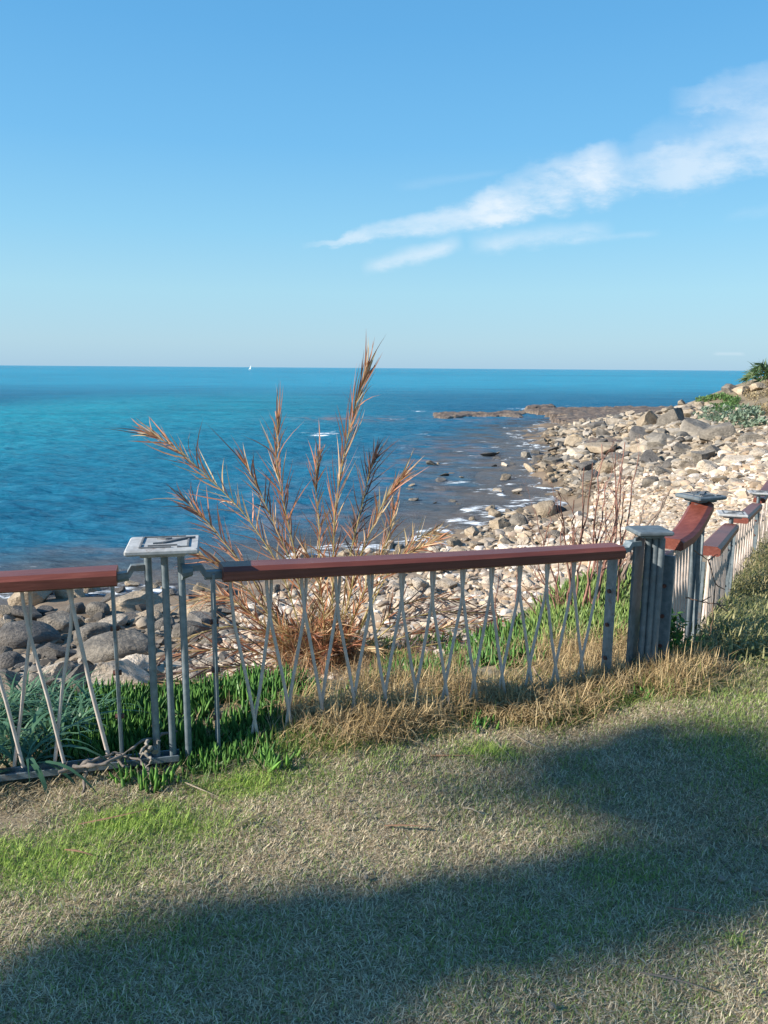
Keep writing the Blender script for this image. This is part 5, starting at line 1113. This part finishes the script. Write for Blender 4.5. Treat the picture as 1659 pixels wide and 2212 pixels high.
# --- bare red-brown shrubs
def twiggy(base, stems, label, cat='shrub', col=(0.25, 0.13, 0.10), name='bare_shrub', depth=3, r0=0.0095, rate=0.8, group=None):
    root = empty(name, base); tag(root, label, cat, group); rn = random.Random(int(abs(base[0]) * 1000) + len(stems))
    def grow(mb, p, d, L_, r, lvl):
        pts = [p]; q = p.copy(); dd = d.copy(); n = 5
        for i in range(n):
            dd = dd + np.array([rn.gauss(0, .09), rn.gauss(0, .09), rn.gauss(0.03, .05)]); dd /= np.linalg.norm(dd); q = q + dd * L_ / n; pts.append(q.copy())
        rr = np.linspace(r, r * 0.45, n + 1); c = np.array(col) * rn.uniform(0.75, 1.35); tube(mb, pts, rr, 5, c)
        if lvl > 0:
            for i in range(2, n + 1):
                if rn.random() < rate:
                    a = rn.uniform(0, 6.28); sp = rn.uniform(.3, .7); e = np.array([math.cos(a), math.sin(a), 0.2]); nd = dd * math.cos(sp) + e * math.sin(sp); grow(mb, pts[i], nd / np.linalg.norm(nd), L_ * rn.uniform(.25, .5), r * .55, lvl - 1)
    for st in stems:
        P_ = [np.array(q) - base for q in st]; mb = MB(); n = len(P_); u = np.linspace(0, n - 1, n * 4); Q = np.stack([np.interp(u, range(n), [q[k] for q in P_]) for k in range(3)], -1)
        Q[1:-1] += RG.normal(size=Q[1:-1].shape) * 0.006; rr = np.linspace(r0, r0 * .35, len(Q)); c = np.array(col) * rn.uniform(.7, 1.4); tube(mb, Q, rr, 6, c)
        for i in range(5, len(Q) - 1, 1):
            if rn.random() < rate * .55:
                d = Q[i + 1] - Q[i]; d /= np.linalg.norm(d); a = rn.uniform(0, 6.28); sp = rn.uniform(.25, .6); nd = d * math.cos(sp) + np.array([math.cos(a), math.sin(a) * .6, .3]) * math.sin(sp); grow(mb, Q[i], nd / np.linalg.norm(nd), rn.uniform(.08, .25), rr[i] * .6, depth - 2)
        mb.build('stem', M_bark, root)
bs = np.array([*hit1(1260, 1330)[:2], 0.0]); bs[2] = Hs(bs[:1], bs[1:2])[0]; print('shrub base', bs)
D1 = bs[1]
def sp_(X, Y, dd=0): return at_y(X, Y, D1 + dd)
stems = []
for x0, x1, y1 in [(1215, 1280, 1000), (1235, 1262, 1010), (1250, 1300, 960), (1262, 1350, 955), (1270, 1310, 1040), (1285, 1345, 1010), (1300, 1380, 985), (1310, 1330, 980), (1240, 1205, 1060), (1225, 1240, 1080), (1330, 1350, 1060), (1290, 1290, 1090), (1255, 1330, 1075)]:
    stems.append([sp_(x0, 1370), sp_(x0 * .7 + x1 * .3 + random.uniform(-8, 8), 1260), sp_(x0 * .35 + x1 * .65 + random.uniform(-8, 8), 1140), sp_(x1, y1, random.uniform(-.2, .2))])
twiggy(bs, stems, 'tall bare shrub with reddish stems rising behind the right end of the handrail', rate=.75)
b2 = at_y(1190, 1330, 5.6); 
def s2(X, Y, dd=0): return at_y(X, Y, 5.6 + dd)
twiggy(b2, [[s2(1230, 1400), s2(1195, 1300), s2(1160, 1220), s2(1190, 1130), s2(1185, 1095)], [s2(1230, 1400), s2(1190, 1230), s2(1175, 1180), s2(1155, 1100)], [s2(1220, 1400), s2(1200, 1270), s2(1210, 1180), s2(1215, 1110)], [s2(1260, 1400), s2(1220, 1300), s2(1150, 1240)],
            [s2(1240, 1400), s2(1130, 1290), s2(1060, 1240)], [s2(1240, 1400), s2(1200, 1330), s2(1120, 1260)], [s2(1110, 1400), s2(1115, 1300), s2(1120, 1180)], [s2(1080, 1390), s2(1070, 1310), s2(1078, 1240)], [s2(1250, 1410), s2(1230, 1330), s2(1180, 1270), s2(1130, 1200)]],
       'lower tangle of bare reddish stems seen through the rods', r0=.007, rate=.7)
b3 = at_y(1370, 1250, 6.2)
def s3(X, Y, dd=0): return at_y(X, Y, 6.2 + dd)
twiggy(b3, [[s3(1330, 1340), s3(1360, 1190), s3(1385, 1120), s3(1392, 1080)], [s3(1330, 1340), s3(1350, 1230), s3(1370, 1170), s3(1420, 1110), s3(1440, 1070)], [s3(1335, 1340), s3(1345, 1240), s3(1400, 1150), s3(1450, 1055)], [s3(1325, 1340), s3(1330, 1250), s3(1350, 1200)]],
       'thick grey-brown bare branches leaning beside the corner post', col=(0.22, 0.165, 0.13), r0=.016, rate=.25)
# thin dead twigs lying over the far panels
for pts, lb in [([(1500, 1190), (1530, 1210), (1545, 1260), (1540, 1330), (1530, 1380)], 'thin brown vine trailing down beside the raised post'), ([(1480, 1290), (1515, 1300), (1550, 1305), (1575, 1310)], 'dry twig caught across the far panel rods')]:
    q = [at_y(X, Y, 4.15) for X, Y in pts]; vine('twig', [q, [q[1], q[1] + np.array([.05, 0, .03])], [q[2], q[2] + np.array([.06, 0, -.04])]], 0.004, (0.22, 0.13, 0.09), lb, 'twig', .2)
q = [at_z(1170, 1470, .12), at_z(1180, 1500, .10), at_z(1185, 1550, .03)]; vine('twig', [q, [q[0], at_z(1150, 1440, .16)]], .005, (.28, .2, .15), 'pale bare twig standing in the dry grass before the rods', 'twig', .15)
q = [at_z(1090, 1600, .02), at_z(1050, 1560, .02), at_z(1030, 1540, .05)]
# litter on the lawn
def stick(X0, Y0, X1, Y1, wd, col, label, z=0.034, cat='dry leaf', name='dry_palm_leaflet'):
    a = at_z(X0, Y0, z); b = at_z(X1, Y1, z + random.uniform(-.004, .01)); d = b - a; n = np.array([-d[1], d[0], 0]); n /= np.linalg.norm(n); k = 8; t = np.linspace(0, 1, k)
    Q = a[None] + d[None] * t[:, None] + n[None] * (np.sin(t * math.pi) * random.uniform(-.02, .02))[:, None]; Q[:, 2] += np.sin(t * math.pi) * .006
    wd = wd * 1.6; mb = MB(); w = wd * np.interp(t, [0, .3, 1], [.6, 1, .15])
    for i in range(1): pass
    VV = []; prof = [(-.5, 0), (0, -.22), (.5, 0), (0, .1)]
    T = nrm(np.gradient(Q, axis=0)); sdv = nrm(np.cross(T, [0, 0, 1]))
    for i in range(k):
        for x_, z_ in prof: VV.append(Q[i] - a + sdv[i] * x_ * w[i] + np.array([0, 0, 1]) * z_ * w[i])
    Fq = [[l * 4 + i, l * 4 + (i + 1) % 4, (l + 1) * 4 + (i + 1) % 4, (l + 1) * 4 + i] for l in range(k - 1) for i in range(4)]
    mb.add(np.array(VV), np.array(Fq), col); mb.add(np.array(VV[:4]), np.array([[3, 2, 1, 0]]), col); mb.add(np.array(VV[-4:]), np.array([[0, 1, 2, 3]]), col); o = mb.build(name, M_dry); o.location = a; tag(o, label, cat, 'dry palm leaflets and straws on the lawn')
BR = (0.30, 0.17, 0.10); ST = (0.5, 0.4, 0.27)
for a in [(830, 1698, 890, 1622, .012, BR, 'stiff brown palm leaflet, the steepest of the crossed ones on the lawn'), (870, 1633, 1040, 1632, .010, BR, 'brown palm leaflet lying level across the crossed pair'), (905, 1640, 990, 1608, .012, ST, 'pale palm leaflet crossing behind the brown pair'),
          (1060, 1590, 1110, 1640, .009, ST, 'curved pale straw on bare soil below the ice plant clump'), (1110, 1585, 1190, 1625, .006, ST, 'thin straw lying parallel to the curved pale one'), (830, 1783, 940, 1788, .007, BR, 'faint brown leaflet flat on the lawn middle'),
          (500, 1790, 580, 1752, .009, (.16, .14, .08), 'dark olive leaf lying near the green lawn patch'), (1000, 1745, 1040, 1760, .006, ST, 'short straw at the start of the shade'), (170, 1780, 330, 1745, .007, BR, 'long thin brown stem beside the bare soil patch'), (140, 1835, 205, 1850, .007, BR, 'brown leaflet between the two brightest green patches'),
          (1380, 2100, 1560, 2150, .006, (.25, .2, .15), 'long grey-brown stem at the sunny lawn corner'), (1440, 1960, 1560, 1985, .006, BR, 'thin brown stem lying in the lawn shade'), (1130, 1500, 1400, 1560, .005, ST, 'long pale straw arching out of the dry tufts'), (1290, 1540, 1340, 1580, .006, ST, 'short straw just left of the round pebble'), (400, 1690, 470, 1720, .006, ST, 'straw among the green shoots below the ice plant')]:
    stick(*a)
PB_ = []
for X, Y, wd, lb, tn in [(1358, 1532, 14, 'round pale pebble on the lawn in front of the corner post', 'pale'), (1192, 2180, 14, 'small white stone at the bottom of the lawn', 'pale'), (1632, 1938, 13, 'white stone in the shade close to the picture edge', 'pale'), (1556, 1915, 14, 'flat pale stone left of the white one in the shade', 'pale'), (790, 1905, 10, 'small light pebble at the shade border', 'pale')]:
    b = at_z(X, Y, 0.0); o = bpy.data.objects.new('pebble', PROTO[(BYKIND['round'][0], tn)]); C.objects.link(o); s_ = wd / F * b[1] / 2; s_ *= 1.25; o.scale = (s_ * 1.1, s_, s_ * .8); o.location = (b[0], b[1], Hn(b[0:1], b[1:2])[0] + s_ * .55 + .012); o.rotation_euler = (0, 0, X)
    tag(o, lb, 'pebble', 'pebbles on the lawn')

# --- headland plants
def hillgreen(poly, n, ls, c0, c1):
    q = rand_in(poly, n); G = hit(q[:, 0], q[:, 1]); G = G[np.isfinite(G[:, 0])]; G = G[fbm(G[:, 0] * .5, G[:, 1] * .5, 3, 5) > .38]; m = len(G)
    G[:, 2] = Hn(G[:, 0], G[:, 1]) + RG.uniform(0, .25, m)
    P_, Wd, side = leaves(G, RG.uniform(0, 6.28, m), RG.uniform(0, 1.4, m), RG.uniform(ls * .5, ls, m), RG.uniform(ls * .3, ls * .6, m), RG.uniform(0, 1.5, m), 4)
    V, Fq = ribbons(P_, Wd, side); return V, Fq, np.repeat(colmix(c0, c1, RG.random(m)), 8, 0)
stuff_mesh('scrub', [hillgreen([(1500, 868), (1560, 856), (1610, 872), (1600, 900), (1540, 895)], 5200, .22, (0.07, 0.16, 0.04), (0.20, 0.30, 0.10)),
                     hillgreen([(1480, 900), (1560, 890), (1640, 890), (1659, 930), (1560, 925)], 3200, .3, (0.14, 0.20, 0.13), (0.26, 0.32, 0.22)),
                     hillgreen([(1600, 850), (1700, 810), (1720, 900), (1640, 910)], 3600, .2, (0.26, 0.19, 0.10), (0.45, 0.36, 0.2))], M_leaf, 'green and dry brown scrub on the slope of the headland', 'scrub')
hp = at_z(1656, 818, 1.5); D2 = 58.0; hp = at_y(1660, 826, D2)
hpalm = empty('fan_palm', (hp[0], hp[1], hp[2] - .8)); tag(hpalm, 'small green palm on the skyline of the headland at the edge of the view', 'palm'); ho = np.array([hp[0], hp[1], hp[2] - .8])
mb = MB(); tube(mb, [(0, 0, -0.3), (0, 0, .5), (0.05, 0, 1.0)], [.28, .25, .2], 8, (.16, .12, .08)); mb.build('trunk', M_bark, hpalm)
for i in range(18):
    a = i / 18 * 6.28 + random.uniform(-.2, .2); up = random.uniform(-.1, 1.2); L_ = random.uniform(.9, 1.35); s_ = ho + np.array([0, 0, 1.0]); e = s_ + np.array([math.cos(a) * math.cos(up), math.sin(a) * math.cos(up), math.sin(up)]) * L_ ; e2 = e + np.array([math.cos(a) * .4, math.sin(a) * .4, -.35])
    frond(hpalm, ho, [s_, (s_ + e) / 2 + (0, 0, .12), e, e2], 16, .55, .6, [(0.05, .10, .035), (.10, .16, .06), (.16, .22, .1)], start=.35, rw=.03, lw=.07, mat=M_leaf, rcol=(.15, .17, .07))
# --- sailing boat
bp = at_y(541, 790, 1500.0); boat = empty('sailing_boat', (bp[0], 1500.0, SEA)); tag(boat, 'tiny white sailing boat on the horizon', 'boat')
mb = MB(); st = []
for y_, w_, z_ in [(-3.5, .7, .9), (-2, 1.1, .8), (0, 1.3, .8), (2, .95, .95), (3.8, .08, 1.2)]: st.append([(y_, -w_, z_), (y_, -w_ * .55, -.2), (y_, w_ * .55, -.2), (y_, w_, z_)])
V = np.array(st).reshape(-1, 3); Fq = [[l * 4 + i, l * 4 + (i + 1) % 4, (l + 1) * 4 + (i + 1) % 4, (l + 1) * 4 + i] for l in range(4) for i in range(4)]
mb.add(V, np.array(Fq)); mb.add(V[:4], np.array([[3, 2, 1, 0]])); white = simple('white_paint', (.75, .75, .75), (.85, .85, .85), 3, .5, 0)
mb.build('hull', white, boat); mb = MB(); tube(mb, [(0.5, 0, .7), (.5, 0, 8.2)], .07, 6); mb.build('mast', white, boat)
mb = MB(); mb.add(np.array([(.4, .03, 1.6), (-3.2, .35, 1.6), (-1.2, .25, 4.6), (.4, .03, 8), (.4, -.03, 1.6), (-3.2, .31, 1.6), (-1.2, .2, 4.6), (.4, -.03, 8)]), np.array([[0, 1, 2, 3], [7, 6, 5, 4]])); mb.build('sail', white, boat)

# --- the tree beside the lawn whose shade falls across it
shade = [([(-60, 2200), (0, 2180), (150, 2110), (340, 2040), (570, 1980), (880, 1965), (1060, 1930), (1190, 1870), (1320, 1850), (1720, 1810), (1720, 1930), (1640, 1950), (1350, 2000), (1150, 2020), (980, 2060), (850, 2110), (600, 2130), (420, 2090), (200, 2140), (100, 2200)], 250),
         ([(1010, 1712), (1150, 1670), (1310, 1620), (1450, 1600), (1720, 1610), (1720, 1760), (1500, 1765), (1310, 1750), (1200, 1725), (1090, 1712)], 120),
         ([(0, 2180), (500, 2160), (800, 2200), (800, 2330), (0, 2330)], 30)]
TX = -14.0; tree_base = np.array([TX, -6.2, -0.03]); tree = empty('shade_tree', tree_base); tag(tree, 'broad leafy tree beside the lawn whose shade falls across the grass', 'tree')
mb = MB(); cents = []
for poly, n in shade:
    q = rand_in(poly, n)
    for X, Y in q:
        g = at_z(X, Y, 0); tt = (g[0] - TX + random.gauss(0, 1.0)) / -S[0]; cents.append(g + S * tt)
cents = np.array(cents)
per = 12; m = len(cents) * per; pos = np.repeat(cents, per, 0) + RG.normal(size=(m, 3)) * 0.075 - tree_base
P_, Wd, side = leaves(pos, RG.uniform(0, 6.28, m), RG.uniform(-1, 1.2, m), RG.uniform(.07, .12, m), RG.uniform(.04, .06, m), RG.uniform(0, 1, m), 3, [.5, 1, .1])
V, Fq = ribbons(P_, Wd, side); mb.add(V, Fq, np.repeat(colmix((.04, .09, .02), (.09, .15, .04), RG.random(m)), 6, 0)); mb.build('crown', M_leaf, tree)
mb = MB(); cc = cents.mean(0) - tree_base; tube(mb, [(0, 0, 0), (0.1, 0, 2), (cc[0] * .7, 0, 4.5), (cc[0], .2, cc[2] - .4)], [.22, .18, .12, .05], 10, (.14, .11, .08))
for i in range(24):
    e = cents[random.randrange(len(cents))] - tree_base; s0 = np.array([cc[0] * .9, .1, cc[2] - 1.2]); tube(mb, [s0, (s0 + e) / 2 + (0, 0, .1), e], [.035, .02, .008], 6, (.14, .11, .08))
mb.build('trunk', M_bark, tree)

# ------------------------------------------------------------------ labels for the scattered rocks
MARKS = [(340, 1350, 'the three-tube post'), (460, 1370, 'the end bar by the palm'), (600, 1350, 'the palm heart'), (800, 1310, 'the palm\'s lower fronds'), (1000, 1300, 'the middle rods'), (1190, 1260, 'the bare reddish stems'), (1310, 1090, 'the tall bare shrub'), (1405, 1100, 'the corner post'),
         (1503, 1060, 'the raised post'), (1240, 960, 'the shore corner of the inlet'), (1330, 890, 'the dark rock shelf'), (1500, 945, 'the slanting grey slab'), (1550, 885, 'the green headland patch'), (1640, 820, 'the headland palm'), (1150, 1020, 'the still pool'), (1230, 1050, 'the head of the pool'),
         (100, 1300, 'the big square tan boulder'), (235, 1352, 'the second rod pair'), (85, 1420, 'the first rod pair'), (1400, 925, 'the upper square boulder'), (1060, 1120, 'the mossy shallows boulders'), (1480, 1010, 'the flat pale slab'), (1300, 975, 'the broad tan slab'), (1405, 1046, 'the twin grey boulders'), (1600, 1000, 'the long smooth pale boulder'), (960, 1262, 'the white flat-topped block')]
seen = {}
for r in ROCKS:
    o = r['o']
    if r['label']: tag(o, r['label'], 'rock' if o.name.startswith('rock') else 'boulder', 'rocks along the shore'); continue
    mk = min(MARKS, key=lambda k: (k[0] - r['X']) ** 2 + ((k[1] - r['Y']) * 1.5) ** 2); dx_ = r['X'] - mk[0]; dy_ = (r['Y'] - mk[1]) * 1.5; d = math.hypot(dx_, dy_)
    rel = ('touching' if d < 14 else ('just ' if d < 40 else ('well ' if d > 90 else '')) + (('right of' if dx_ > 0 else 'left of') if abs(dx_) > 2 * abs(dy_) else ('below' if dy_ > 0 else 'above') if abs(dy_) > 2 * abs(dx_) else ('lower right of' if dx_ > 0 else 'lower left of') if dy_ > 0 else ('upper right of' if dx_ > 0 else 'upper left of')))
    size = 'small' if r['w'] < 27 else 'medium' if r['w'] < 42 else 'large'
    tone = {'pale': 'cream', 'tan': 'tan', 'grey': 'grey', 'dark': 'dark'}[r['tone']]; kd = {'block': 'blocky stone', 'round': 'rounded stone', 'slab': 'flattish stone', 'angular': 'angular stone'}[r['kind']]
    r['auto'] = '%s %s %s %s %s' % (size, tone, kd, rel, mk[2]); seen.setdefault(r['auto'], []).append(r)
ORD = ['leftmost', 'second from left', 'third from left', 'fourth from left', 'fifth from left', 'sixth from left']
for k, rs in seen.items():
    rs.sort(key=lambda r: r['X'])
    for i, r in enumerate(rs):
        lb = k if len(rs) == 1 else (ORD[min(i, 5)] + ' ' + k)
        tag(r['o'], lb, 'rock' if r['o'].name.startswith('rock') else 'boulder', 'rocks along the shore')
print('rocks', len(ROCKS))
